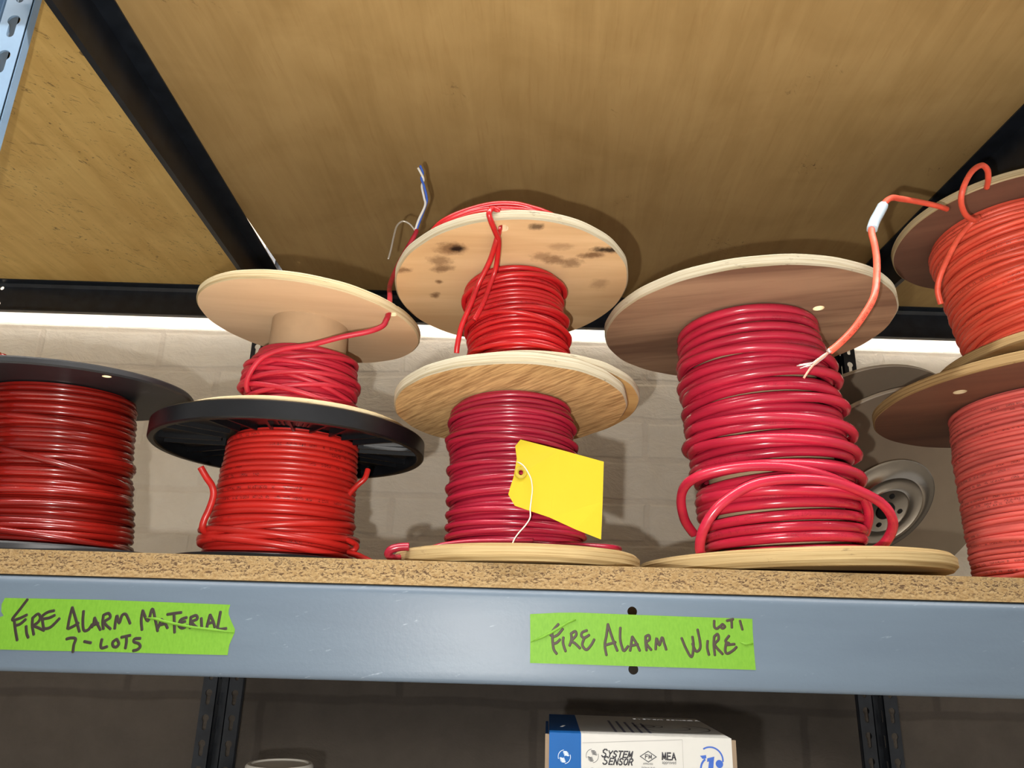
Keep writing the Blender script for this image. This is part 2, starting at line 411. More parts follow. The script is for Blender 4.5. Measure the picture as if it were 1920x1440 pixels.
# ------------------------------------------------------------------ steel shelving
DEPTH = 0.68
rack = empty('steel_shelving', (0.08, 0.0, 0), 'boltless steel shelving rack, grey-blue in front and black behind', 'shelving')
off = Vector((-0.08, 0, 0))
def keyhole(cx, cz, hr=0.0047, sw=0.0028, ln=0.0125, n=14):
    pts = []
    a0 = math.asin(sw / hr)
    for i in range(n + 1):
        a = -pi / 2 + a0 + (2 * pi - 2 * a0) * i / n
        pts.append((cx + hr * cos(a), cz + hr * sin(a)))
    for i in range(7):
        a = pi + pi * i / 6
        pts.append((cx + sw * cos(a), cz - ln + sw * sin(a)))
    return pts
def post(xc, y, front, mat, zs, phase=0.0, back=1):
    """slotted post: two face strips with keyholes either side of a recessed channel"""
    mb = MB(); wd, ch, dp, th = 0.0275, 0.0085, 0.017, 0.0016
    z0, z1 = 0.0, 2.35
    hs = []
    z = zs[0]
    while z < zs[1]: hs.append(z + phase); z += 0.032
    for s in (-1, 1):
        uc = s * (wd + ch) / 2
        strip(mb, min(s * ch, s * wd), max(s * ch, s * wd), z0, z1, hs, lambda z: keyhole(uc, z), lambda z: (uc, z - .003), 0.032, lambda u, v, q: (xc + u, y + q, v), th)
        sq = lambda z: [(dp * .5 - .0025, z - .015), (dp * .5 + .0025, z - .015), (dp * .5 + .0025, z), (dp * .5 - .0025, z)]
        strip(mb, 0, dp, z0, z1, hs, sq, lambda z: (dp * .5, z - .0075), 0.032, lambda u, v, q, s=s: (xc + s * (ch - q), y + u, v), th)
        mb.box((xc + s * wd - .0008, y + th, z0), (xc + s * wd + .0008, y + 0.008, z1))
    mb.box((xc - ch, y + dp - th, z0), (xc + ch, y + dp, z1))
    return mb.build('post', mat, rack, off)
XL, XR = -0.3805, 0.5300
p = post(XL - 0.0125, 0.0, True, M['light_paint'], (1.68, 2.02), 0.0125); tag(p, 'pale grey-blue front post with keyhole slots')
p = post(XR, 0.0, True, M['light_paint'], (1.68, 2.02)); tag(p, 'pale grey-blue front post with keyhole slots')
for x in (XL, XR):
    tag(post(x, DEPTH - 0.02 + 0.02, False, M['dark_paint'], (1.24, 1.98), 0.006), 'black rear post with keyhole slots')

def prof_x(mb, prof, x0, x1, mi=0):
    n = len(prof); vs = [(x0, y, z) for y, z in prof] + [(x1, y, z) for y, z in prof]
    mb.add(vs, [(i, (i + 1) % n, (i + 1) % n + n, i + n) for i in range(n)] + [tuple(range(n - 1, -1, -1)), tuple(range(n, 2 * n))], mi, False)
def prof_y(mb, prof, y0, y1, mi=0):
    n = len(prof); vs = [(x, y0, z) for x, z in prof] + [(x, y1, z) for x, z in prof]
    mb.add(vs, [(i, i + n, (i + 1) % n + n, (i + 1) % n) for i in range(n)] + [tuple(range(n)), tuple(range(2 * n - 1, n - 1, -1))], mi, False)
def front_beam(ztop, mat, x0, x1, y=-0.001, s=1, h=0.0527, ledge=0.02):
    th = 0.0016; zb = ztop - h; P = []
    for i in range(9):
        a = pi / 2 * i / 8; P.append((y + s * (0.005 - 0.005 * sin(a)), ztop - 0.005 + 0.005 * cos(a)))
    for i in range(4):
        a = pi / 2 * i / 3; P.append((y + s * (0.0025 - 0.0025 * cos(a)), zb + 0.0025 - 0.0025 * sin(a)))
    P += [(y + s * 0.012, zb), (y + s * 0.012, zb + th), (y + s * 0.0035, zb + th), (y + s * th, zb + 0.004), (y + s * th, ztop - 0.006),
          (y + s * 0.006, ztop - th), (y + s * ledge, ztop - th), (y + s * ledge, ztop)]
    if s < 0: P = P[::-1]
    mb = MB(); prof_x(mb, P[::-1], x0, x1)
    return mb.build('beam', mat, rack, off, sharp=R(40))
BT = DECK - 0.0143
fb = front_beam(BT, M['grey_paint'], XL - 0.012, XR - 0.02)
tag(fb, 'grey-blue front beam carrying green tape labels')
bpy.context.view_layer.update()
drill(fb, [(0.0764, 0, 1.4745), (0.0763, 0, 1.4432)], 0.0028, M['black'], 'Y')
UT = CAM.z + 0.5225                                   # top of the ledges of the upper frame
for (a, b) in ((-1.25, XL - 0.028), (XL + 0.028, XR - 0.028), (XR + 0.028, 1.3)):
    bb = front_beam(UT, M['dark_paint'], a, b, DEPTH, -1, 0.0505)
    tag(bb, 'black rear beam')
    if a < -1:
        bpy.context.view_layer.update()
        drill(bb, [(-0.823, DEPTH, 1.9731), (-0.8226, DEPTH, 1.9457)], 0.0032, M['dark_paint'], 'Y')
front_beam(UT, M['grey_paint'], XL - 0.012, XR + 0.03, -0.031, 1, 0.0527, 0.05)
front_beam(BT, M['dark_paint'], XL + 0.028, XR - 0.028, DEPTH, -1)
def side_beam(x, s, ztop):
    """z-shaped side beam: lip outwards at the bottom, upright web, ledge inwards at the top"""
    th = 0.0016; zb = ztop - 0.0475
    P = [(x - s * 0.0065, zb), (x, zb), (x, ztop - th), (x + s * 0.0195, ztop - th), (x + s * 0.0195, ztop), (x - s * th, ztop), (x - s * th, zb + th), (x - s * 0.0065, zb + th)]
    if s < 0: P = P[::-1]
    mb = MB(); prof_y(mb, P, 0.02, DEPTH - 0.001); return tag(mb.build('side_beam', M['dark_paint'], rack, off), 'black side beam')
for z in (UT, BT):
    side_beam(-0.3745, 1, z); side_beam(0.5310, -1, z)

# boards
def board(name, xy, z0, z1, mats, label, org):
    mb = MB(); n = len(xy)
    vs = [(x, y, z0) for x, y in xy] + [(x, y, z1) for x, y in xy]
    mb.add([(x - org[0], y - org[1], z - org[2]) for x, y, z in vs], [tuple(range(n - 1, -1, -1)), tuple(range(n, 2 * n))], 0, False)
    mb.add([(x - org[0], y - org[1], z - org[2]) for x, y, z in vs], [(i, (i + 1) % n, (i + 1) % n + n, i + n) for i in range(n)], 1, False)
    return tag(mb.build(name, mats, None, org), label, 'shelf board')
BK = DEPTH - 0.003
def notched(x0, x1, nl=True, nr=True):      # board outline cut out round the posts
    P = [(x0 + .03, 0.0006), (x1 - .03, 0.0006)] if nl and nr else ([(x0, 0.0006), (x1 - .03, 0.0006)] if nr else [(x0 + .03, 0.0006), (x1, 0.0006)])
    if nr: P += [(x1 - .03, 0.0185), (x1, 0.0185)]
    P += [(x1, BK), (x0, BK)]
    if nl: P += [(x0, 0.0185), (x0 + .03, 0.0185)]
    return P
board('shelf_board', notched(XL + .007, XR - .002), BT + .0002, DECK, [M['particle'], M['particle']],
      'flecked particle board edge on the grey-blue beam under the wire spools', (0.08, 0.34, DECK))
board('plywood_shelf', [(-0.362, 0.003), (0.5015, 0.003), (0.5015, 0.0185), (0.5225, 0.0185), (0.5285, BK), (-0.3455, BK), (-0.3728, 0.0185), (-0.362, 0.0185)], UT + .0002, UT + 0.0125, [M['deck'], M['deck_edge']],
      'wide golden-brown plywood shelf overhead between the two black side beams', (0.08, 0.34, UT))
board('plywood_shelf', [(-1.25, 0.003), (-0.423, 0.003), (-0.423, 0.0185), (-0.379, 0.0185), (-0.379, BK), (-1.25, BK)], UT + .0002, UT + 0.0125, [M['deck2'], M['deck_edge']],
      'scuffed plywood shelf overhead left of the black side beam', (-0.8, 0.34, UT))
board('plywood_shelf', [(0.56, 0.003), (1.3, 0.003), (1.3, BK), (0.5335, BK), (0.5335, 0.0185), (0.56, 0.0185)], UT + .0002, UT + 0.0125, [M['deck'], M['deck_edge']],
      'plywood shelf overhead beyond the right-hand black side beam', (0.9, 0.34, UT))
LOW = 1.275
board('shelf_board', notched(XL + .007, XR - .002), LOW - 0.0141, LOW, [M['particle'], M['particle']],
      'particle board under the blue and white box', (0.08, 0.34, LOW))
tag(front_beam(LOW - 0.0143, M['grey_paint'], XL - 0.012, XR - 0.02), 'grey-blue front beam of the bottom shelf')

# ------------------------------------------------------------------ spools
def flange(name, spool, c, Rf, th, tilt, mats, seed=0, rough=0.004, spin=0.0, holes=(), bev=0.0012):
    """wooden disc; c = centre of its underside in spool coordinates"""
    rnd = random.Random(seed); ph = [rnd.uniform(0, 6.28) for _ in range(7)]; am = [rnd.uniform(-1, 1) for _ in range(7)]
    def wob(a, j):
        return 1 + rough * sum(am[k] * sin((k * 3 + 2) * a + ph[k]) for k in range(7)) * .35
    mb = MB()
    mb.lathe([(0, 0), (Rf * .35, 0), (Rf * .7, 0), (Rf - bev, 0), (Rf, bev), (Rf, th * .5), (Rf, th - bev), (Rf - bev, th), (Rf * .6, th), (0, th)], 144,
             [0, 0, 0, 1, 1, 1, 1, 0, 0], True, False, wob)
    o = mb.build(name, mats, spool, c, axis_q(*tilt) @ Quaternion((0, 0, 1), spin), R(35))
    if holes:
        bpy.context.view_layer.update(); drill(o, [(hx, hy, th * .5) for hx, hy, hr in holes], holes[0][2], M['hole_wood'], 'Z', 0.02)
    return o

def winding(name, spool, mat, c0, c1, rad, rw, turns, seed, t0=(0, 0), t1=(0, 0), jr=0.25, jz=0.25, strands=(), seg=44, extra=(), z_from=0.0, z_to=1.0, sides=8, back=0.75):
    """wire wound round the drum between centres c0 (bottom) and c1 (top); rad(f) = outer radius at height fraction f"""
    rnd = random.Random(seed); c0, c1 = Vector(c0), Vector(c1); mb = MB()
    tan = math.tan
    def pt(f, th, r):
        c = c0.lerp(c1, f); tx = t0[0] + (t1[0] - t0[0]) * f; ty = t0[1] + (t1[1] - t0[1]) * f
        x, y = r * cos(th), r * sin(th)
        return Vector((c.x + x, c.y + y, c.z - x * tan(R(tx)) - y * tan(R(ty))))
    H = (c1 - c0).length; fw = rw / H
    N = turns * seg + 1; f0, f1 = z_from + fw, z_to - fw
    kr = [rnd.gauss(0, jr) for _ in range(turns * 3 + 4)]; kz = [rnd.gauss(0, jz) for _ in range(turns * 3 + 4)]
    sm = lambda a, x: (lambda i, u: a[i] * (1 - u) + a[i + 1] * u)(int(x), (lambda q: q * q * (3 - 2 * q))(x - int(x)))
    pts, ang = [], []
    for i in range(N):
        q = i / seg; th = 2 * pi * q + pi / 2
        f = f0 + (f1 - f0) * (q / turns) + sm(kz, q * 2.2) * fw
        f = min(max(f, f0), f1)
        r = rad(f) - rw + abs(sm(kr, q * 2.6)) * rw
        pts.append(pt(f, th, r)); ang.append(th)
    dirs = [Vector((cos(a), sin(a), 0)) for a in ang]
    mb.tube(pts, rw, sides, lambda i: dirs[i])
    # layer of turns beneath the outer one
    NB = 26; prof = []; vs = []; fs = []
    for j in range(NB + 1):
        f = z_from + (z_to - z_from) * j / NB
        for k in range(48): vs.append(pt(f, 2 * pi * k / 48, rad(min(max(f, f0), f1)) - rw * (1 + back)))
    for j in range(NB):
        for k in range(48): fs.append((j * 48 + k, j * 48 + (k + 1) % 48, (j + 1) * 48 + (k + 1) % 48, (j + 1) * 48 + k))
    if back < 5: mb.add(vs, fs, 0, True, [[(0, 0)] * 4] * len(fs))
    # stray turns lying across the others: (start angle, end angle, f start, f end, lift in wire radii)
    for (a0, a1, fa, fb_, lift) in strands:
        a0, a1 = min(a0, -195), max(a1, 15)
        n = max(8, int(abs(a1 - a0) / 6.28 * 60)); P, D = [], []
        for i in range(n + 1):
            u = i / n; a = R(a0) + (R(a1) - R(a0)) * u if abs(a0) > 7 or abs(a1) > 7 else a0 + (a1 - a0) * u
            e = min(1.0, 6 * min(u, 1 - u)); f = fa + (fb_ - fa) * (u * u * (3 - 2 * u))
            P.append(pt(f, a, rad(f) - rw + (lift * e) * rw)); D.append(Vector((cos(a), sin(a), 0)))
        mb.tube(P, rw, sides, lambda i: D[i])
    for e in extra:                                    # hand-laid lengths, in world coordinates
        mb.tube([p - spool.location for p in crom(e, 8)], rw, sides)
    return mb.build(name, mat, spool)

def core(name, spool, mat, c0, c1, r):
    c0, c1 = Vector(c0), Vector(c1); mb = MB(); vs = []
    for c in (c0, c1): vs += [(c.x + r * cos(2 * pi * k / 64), c.y + r * sin(2 * pi * k / 64), c.z) for k in range(64)]
    mb.add(vs, [(k, (k + 1) % 64, (k + 1) % 64 + 64, k + 64) for k in range(64)] + [tuple(range(63, -1, -1)), tuple(range(64, 128))], 0, True)
    return mb.build(name, mat, spool, sharp=R(40))

def world_tube(name, parent, mat, pts, r, k=8, sides=8):
    mb = MB(); mb.tube([p - parent.location for p in crom(pts, k)], r, sides); return mb.build(name, mat, parent)

GRP = 'wire spools on the shelf'
W = {k: wire_mat(*v) for k, v in dict(
    A=('dark_glossy_red_jacket', lin(134, 24, 17), 0.24, 0.0, 0.35, 0.25), B=('orange_red_jacket', lin(184, 36, 30), 0.34, 0.8),
    B2=('pinkish_red_jacket', lin(180, 32, 52), 0.45, 0.2), C=('crimson_jacket', lin(150, 28, 50), 0.26, 0.15),
    C2=('bright_red_jacket', lin(182, 28, 33), 0.3, 0.5), D=('rose_red_jacket', lin(178, 36, 60), 0.24, 0.25),
    E=('salmon_red_jacket', lin(238, 112, 104), 0.4, 0.8), E2=('vermilion_jacket', lin(250, 98, 74), 0.38, 0.6)).items()}

# --- A: black wooden spool at the far left
S = empty('wire_spool', (-0.3245, 0.100, DECK), 'black-flanged spool of glossy dark red wire, cut by the left edge', 'wire spool', GRP)
tA = (-1.5, -3.5)
flange('bottom_flange', S, (0, 0, 0.0002), 0.0885, 0.0060, (0, 0), [M['black_wood'], M['black_rim']], 1)
flange('top_flange', S, (-0.0121, -0.003, 0.1227), 0.0922, 0.0052, tA, [M['black_wood'], M['black_rim']], 2, holes=[(0.0621, -0.0578, 0.003)])
core('core', S, M['cardboard'], (0, 0, 0.0057), (-0.0121, -0.003, 0.1225), 0.035)
winding('wire', S, W['A'], (0, 0, 0.006), (-0.0121, -0.003, 0.1218), lambda f: 0.0555 - 0.005 * f + 0.0008 * sin(9 * f), 0.00225, 25, 11, (0, 0), tA, 0.3, 0.3,
        [(-170, -10, .68, .42, 2.2), (-165, -30, .14, .03, 2.2), (-120, 40, .50, .56, 2), (-190, -60, .30, .34, 2), (-150, 10, .80, .74, 2), (-100, 30, .22, .27, 2), (-170, -20, .9, .92, 2)])
world_tube('wire_tail', S, W['A'], [Vector((at(14, 676, 0.062).x, 0.062, DECK + 0.1295)), at(8, 671, 0.052), at(2, 668, 0.050), at(-10, 665, 0.055), Vector((at(-22, 668, 0.07).x, 0.070, DECK + 0.1335)), Vector((at(-30, 680, 0.085).x, 0.090, DECK + 0.1295))], 0.0021)

# --- B: black ribbed plastic spool
B0 = Vector((-0.1627, 0.110, DECK))
S = empty('wire_spool', B0, 'black ribbed plastic spool of orange-red wire beneath a smaller wooden one', 'wire spool', GRP)
def plastic_flange(name, z, up):
    """thick rim, thin web, radial ribs on the side facing the wire"""
    mb = MB(); Rf, h = (0.1005 if up else 0.0730), 0.0128
    s = 1 if up else -1
    prof = [(Rf - 0.0045, 0), (Rf - .001, 0), (Rf, .001), (Rf, h - .001), (Rf - .001, h), (0.02, h), (0.02, h - .0025), (Rf - 0.0055, h - .0025), (Rf - 0.0055, 0.0008)]
    if not up: prof = [(r, h * .45 - q * .45) for r, q in prof][::-1]
    mb.lathe(prof, 128, smooth=True, closed=True)
    o = mb.build(name, M['plastic'], S, (0, 0, z), None, R(30))
    if up:
        for k in range(12):
            a = 2 * pi * k / 12 + 0.13; rb = MB(); ca, sa = cos(a), sin(a)
            for ofs in (-0.0075, 0.0075):
                q = [(0.05, -.0009), (Rf - .005, -.0009), (Rf - .005, .0009), (0.05, .0009)]
                v = []
                for zz in (h - .0078, h - .002):
                    v += [(u * ca - (w_ + ofs) * sa, u * sa + (w_ + ofs) * ca, zz) for u, w_ in q]
                rb.add(v, [(3, 2, 1, 0), (4, 5, 6, 7), (0, 1, 5, 4), (1, 2, 6, 5), (2, 3, 7, 6), (3, 0, 4, 7)], 0, False)
            rb.build('rib', M['plastic'], o)
        pn = MB()                                     # raised flat panels between rib pairs
        for k in range(12):
            a0 = 2 * pi * k / 12 + 0.13 + 0.13; a1 = a0 + 2 * pi / 12 - 0.26; v = []
            for zz in (h - .0048, h - .002):
                for rr in (0.055, Rf - 0.009):
                    v += [(rr * cos(a0 + (a1 - a0) * i / 8), rr * sin(a0 + (a1 - a0) * i / 8), zz) for i in range(9)]
            f = [(i, i + 1, i + 10, i + 9) for i in range(8)] + [(i + 18, i + 27, i + 28, i + 19) for i in range(8)]
            f += [(i, i + 18, i + 19, i + 1) for i in range(8)] + [(i + 9, i + 10, i + 28, i + 27) for i in range(8)] + [(0, 9, 27, 18), (8, 26, 35, 17)]
            pn.add(v, f, 0, False)
        pn.build('panel', M['plastic'], o)
        gr = MB()                                     # grille of slots towards the front
        for k in range(7):
            a = R(-84) + k * 0.055
            ca, sa = cos(a), sin(a); v = []
            for zz in (h - .0058, h - .0040): v += [(u * ca - q * sa, u * sa + q * ca, zz) for u, q in ((.058, -.0007), (.076, -.0007), (.076, .0007), (.058, .0007))]
            gr.add(v, [(3, 2, 1, 0), (4, 5, 6, 7), (0, 1, 5, 4), (1, 2, 6, 5), (2, 3, 7, 6), (3, 0, 4, 7)], 0, False)
        gr.build('grille', M['plastic'], o)
        bo = MB()
        for a in (R(-112), R(-101)):
            r_ = 0.079; cx, cy = r_ * cos(a), r_ * sin(a); n = 24; v = []
            for zz, rr in ((h - .0046, .0058), (h - .0060, .0058), (h - .0060, .0040), (h - .0046, .0040)):
                v += [(cx + rr * cos(2 * pi * i / n), cy + rr * sin(2 * pi * i / n), zz) for i in range(n)]
            bo.add(v, [(j * n + i, j * n + (i + 1) % n, ((j + 1) % 4) * n + (i + 1) % n, ((j + 1) % 4) * n + i) for j in range(4) for i in range(n)], 0, True)
        bo.build('boss', M['plastic'], o, sharp=R(40))
    return o
plastic_flange('bottom_flange', 0.0002, False)
plastic_flange('top_flange', 0.0866, True)
core('core', S, M['plastic'], (0, 0, 0.0055), (0.0022, 0, 0.0962), 0.0430)
winding('wire', S, W['B'], (0, 0, 0.006), (0.0022, 0, 0.0955), lambda f: 0.0530 - 0.0048 * f, 0.0025, 20, 5, jr=0.12, jz=0.12,
        strands=[(-175, -20, .16, .02, 2.1), (-185, -80, .12, .30, 2.1), (-160, -50, .22, .10, 2.4), (-60, 60, .1, .2, 2)])
world_tube('wire_tail', S, W['B'], [at(392, 1000, .075), at(380, 992, .068), at(383, 975, .066), at(392, 955, .066), at(400, 930, .066), at(398, 912, .065), at(387, 895, .064), at(376, 876, .062)], 0.0024)
world_tube('wire_tail', S, W['B'], [at(652, 1012, .09), at(668, 1022, .085), at(664, 1032, .08), at(655, 1036, .078), at(672, 1042, .07), at(700, 1056, .065)], 0.0021)
world_tube('wire_tail', S, W['B'], [at(652, 930, .1), at(660, 920, .098), at(672, 908, .096), at(684, 897, .096), at(690, 880, .098)], 0.0021)

# --- B2: pale wooden spool on top of B
P0 = Vector((-0.1600, 0.1085, DECK + 0.0866 + 0.0129))
S = empty('wire_spool', P0, 'small pale plywood spool, half empty, with bare cardboard core above pinkish-red wire', 'wire spool', GRP)
tB = (4.4, -0.8)
flange('bottom_flange', S, (0, 0, 0), 0.0870, 0.0062, (0, 0), [M['face_pale'], M['edge']], 21)
B2T = Vector((0.0018, -0.001, 0.1905 - 0.0995))
flange('top_flange', S, B2T, 0.0870, 0.0072, tB, [M['face_pale'], M['edge']], 22, holes=[(0.071, -0.0427, 0.0036)])
core('core', S, M['cardboard'], (0, 0, 0.006), B2T + Vector((0, 0, 0.001)), 0.0298)
winding('wire', S, W['B2'], (0, 0, 0.006), B2T, lambda f: 0.0415 - 0.006 * max(0, f - .35), 0.0021, 14, 8, (0, 0), (2, 0), 0.6, 0.7,
        [(-200, 10, .52, .20, 2.0), (-170, 20, .12, .36, 2.4), (-190, 0, .46, .3, 2.6), (-150, 60, .10, .22, 2.2), (-210, -40, .35, .62, 2.4), (-175, -15, .3, .42, 3), (-160, 30, .52, .40, 2.6), (-70, 60, .33, .02, 3.0), (-220, -20, .06, .14, 2.6)],
        z_from=0.0, z_to=0.66, back=0.4)
world_tube('wire_tail', S, W['B2'], [at(489, 752, .085), at(466, 735, .075), at(465, 708, .068), at(490, 672, .063), at(530, 655, .060), at(585, 646, .058), at(640, 632, .056), at(690, 622, .058),
                                   at(716, 612, .061), at(724, 600, .0625), at(728, 590, .065), at(730, 573, .068), at(731, 557, .092), at(732, 532, .138), at(750, 490, .166), at(778, 440, .165), at(780, 432, .165)], 0.0021)
tails = S
world_tube('blue_wire', tails, plain('blue_insulation', lin(70, 110, 215), 0.4), [at(780, 433, .165), at(788, 412, .164), at(799, 382, .163), at(800, 370, .163), at(795, 348, .162), at(790, 335, .162), at(793, 325, .162), at(788, 311, .162)], 0.0011)
world_tube('white_wire', tails, plain('white_insulation', lin(235, 235, 230), 0.4), [at(778, 433, .1645), at(785, 412, .163), at(797, 385, .162), at(795, 370, .162), at(791, 350, .163), at(794, 338, .164), at(792, 330, .161), at(784, 315, .161)], 0.0011)
world_tube('drain_foil', tails, plain('silver_foil', lin(205, 200, 190), 0.35, 0.6), [at(778, 432, .165), at(768, 420, .163), at(755, 415, .162), at(744, 424, .160), at(738, 445, .158), at(733, 468, .157), at(728, 486, .156)], 0.0009)

# --- C: wooden spool with streaky flange
C0 = Vector((0.0100, 0.0805, DECK))
S = empty('wire_spool', C0, 'wooden spool of crimson wire with streaky orange flange, yellow tag in front', 'wire spool', GRP)
tC = (-1.6, 4.4)
CT = Vector((-0.0068, 0.0010, 0.1175))
flange('bottom_flange', S, (0, 0, 0.0012), 0.0845, 0.0102, (-0.6, 0.2), [M['face_tan'], M['edge_old']], 31, 0.008, bev=0.0025)
flange('top_flange', S, CT, 0.0856, 0.0084, tC, [M['face_orange'], M['edge_white']], 32, 0.006)
core('core', S, M['cardboard'], (0, 0, 0.009), CT, 0.034)
winding('wire', S, W['C'], (-0.0005, 0, 0.0112), CT - Vector((0, 0, .0005)), lambda f: 0.0465 - 0.0022 * f + (0.004 * max(0, .12 - f) / .12), 0.0020, 28, 3, (0, 0), tC, 0.4, 0.35,
        [(-170, 30, .10, .13, 2.2), (-200, -20, .76, .70, 2.4), (-120, 60, .72, .60, 2.6), (-180, -60, .42, .46, 2.4), (-190, 20, .25, .22, 2.2), (-160, -20, .55, .50, 2), (-175, -10, .34, .38, 2), (-140, 30, .88, .84, 1.8), (-170, 0, .17, .14, 2.3)])
world_tube('wire_tail', S, W['C'], [at(1000, 1016, .031), at(900, 1016, .033), at(838, 1022, .037), at(811, 1030, .036), at(850, 1030, .028), at(950, 1029, .022), at(1060, 1024, .024), at(1140, 1027, .03), at(1160, 1030, .05)], 0.0023)
ct = world_tube('wire_tail', S, W['C'], [at(752, 1046, .045), at(738, 1047, .036), at(728, 1040, .032), at(732, 1031, .03), at(748, 1026, .03), at(767, 1025, .03)], 0.0026)

# --- C2: grimy wooden spool stacked on C
P0 = Vector((0.0125, 0.0985, DECK + 0.1175 + 0.0080))
S = empty('wire_spool', P0, 'wooden spool of bright red wire with grimy stained flange, on the streaky one', 'wire spool', GRP)
tD = (-3.1, 5.9)
C2T = Vector((0.0017, 0.0999, CAM.z + 0.2662)) - P0
flange('bottom_flange', S, (0, 0, 0.0006), 0.0885, 0.0062, tC, [M['face_tan'], M['edge_white']], 41, 0.008)
flange('top_flange', S, C2T, 0.0933, 0.0082, tD, [M['face_dirty'], M['edge_white']], 42, 0.004, holes=[(-0.0075, -0.0819, 0.0040)])
core('core', S, M['cardboard'], (0, 0, 0.007), C2T, 0.03)
winding('wire', S, W['C2'], (0, -.004, 0.0065), C2T - Vector((0, 0, .0005)), lambda f: 0.0390, 0.0021, 21, 9, tC, tD, 0.4, 0.4,
        [(-180, 0, .55, .62, 2.2), (-160, 20, .30, .24, 2.2), (-140, 40, .82, .94, 2.4), (-190, -30, .12, .2, 2), (-120, 10, .62, .45, 2.2)])
# loop over the rim and through the hole, hanging down in front of the wire
world_tube('wire_tail', S, W['C2'], [at(936, 397, .010), at(924, 391, .0075), at(917, 400, .0040), at(921, 416, .008), at(930, 438, .018), at(935, 455, .026), at(930, 500, .046), at(920, 530, .0515), at(905, 570, .0525), at(889, 600, .053)], 0.0020)
world_tube('wire_tail', S, W['C2'], [at(939, 418, .026), at(936, 432, .022), at(931, 450, .0235), at(918, 490, .0395), at(898, 530, .0500), at(882, 572, .0535), at(866, 610, .057), at(858, 645, .060), at(856, 662, .062)], 0.0020)
# turns lying on the top face
world_tube('wire_coil', S, W['C2'], [at(790, 462, .06), at(806, 440, .04), at(830, 416, .027), at(870, 397, .021), at(920, 384, .019), at(965, 383, .019), at(1000, 391, .020), at(1024, 399, .024), at(1050, 412, .036), at(1065, 425, .055)], 0.0021)
world_tube('wire_coil', S, W['C2'], [at(800, 462, .055), at(815, 438, .036), at(845, 414, .024), at(890, 397, .018), at(935, 392, .0165), at(980, 394, .0175), at(1012, 401, .021), at(1040, 413, .034), at(1055, 426, .05)], 0.0021)

# --- D: big spool of thick rose-red wire
D0 = Vector((0.2080, 0.1050, DECK))
S = empty('wire_spool', D0, 'large wooden spool of thick rose-red wire with loose loops near its foot', 'wire spool', GRP)
DT = Vector((0.1905, 0.1075, DECK + 0.198)) - D0
tDD = (-1.4, 1.1)
flange('bottom_flange', S, (0.000, 0, 0.0040), 0.1085, 0.0112, (-1.9, 0.3), [M['face_tan'], M['edge_old']], 51, 0.007, bev=0.003)
flange('top_flange', S, DT, 0.1120, 0.0084, tDD, [M['face_brown'], M['edge_white']], 52, 0.005, holes=[(0.0426, -0.0434, 0.0042)])
core('core', S, M['cardboard'], (0, 0, 0.013), DT, 0.0462)
def rD(f): return 0.0545 + 0.0035 * sin(pi * min(1, f * 1.1)) + (0.002 if f < .22 else 0)
winding('wire', S, W['D'], (-0.0005, 0, 0.0140), DT + Vector((0, 0, .0025)), rD, 0.0036, 26, 2, (-1.5, 0), tDD, 0.5, 0.4,
        [(-190, 20, .56, .60, 2.0), (-170, 10, .44, .40, 2.2), (-180, 30, .66, .72, 2.0), (-200, -20, .80, .77, 1.8), (-160, 40, .34, .30, 2.2), (-180, 0, .24, .22, 2.4), (-160, 20, .52, .48, 2.2)], back=9)
world_tube('wire_loop', S, W['D'], [at(1300, 1000, .10), at(1284, 975, .088), at(1277, 940, .075), at(1284, 912, .062), at(1310, 893, .050), at(1360, 880, .042), at(1420, 874, .038), at(1480, 877, .038), at(1540, 890, .042),
                                   at(1585, 908, .050), at(1612, 925, .058), at(1626, 950, .066), at(1628, 975, .074), at(1622, 1000, .085)], 0.0034)
world_tube('wire_loop', S, W['D'], [at(1322, 1050, .062), at(1312, 1030, .050), at(1318, 995, .042), at(1340, 958, .036), at(1375, 928, .033), at(1420, 906, .031), at(1480, 898, .031), at(1540, 900, .034), at(1590, 912, .040),
                                   at(1640, 935, .050), at(1664, 955, .056), at(1674, 978, .062), at(1670, 1000, .068), at(1655, 1022, .074), at(1632, 1036, .082)], 0.0034)

# --- E: big spool at the far right
E0 = Vector((0.4870, 0.2000, DECK))
S = empty('wire_spool', E0, 'large wooden spool of thin salmon-red wire at the right, under a smaller spool', 'wire spool', GRP)
ET = Vector((0.4850, 0.2000, DECK + 0.1705)) - E0
tE = (-1.6, 2.4)
flange('bottom_flange', S, (0, 0, 0.0002), 0.1375, 0.0085, (0, 0), [M['face_tan'], M['edge_right']], 61, 0.004)
flange('top_flange', S, ET, 0.1375, 0.0092, tE, [M['face_dark'], M['edge_right']], 62, 0.004, holes=[(-0.0939, -0.0389, 0.0055)])
core('core', S, M['cardboard'], (0, 0, 0.0085), ET, 0.055)
winding('wire', S, W['E'], (0, 0, 0.0090), ET - Vector((0, 0, .0005)), lambda f: 0.0745 - 0.002 * f + 0.0015 * sin(3 * f), 0.0021, 38, 7, (0, 0), tE, 0.35, 0.35,
        [(-185, -60, .24, .15, 2.4), (-180, -60, .02, .30, 2.6), (-180, -70, .62, .70, 2), (-175, -60, .48, .40, 2), (-180, -80, .80, .84, 2)], seg=52)

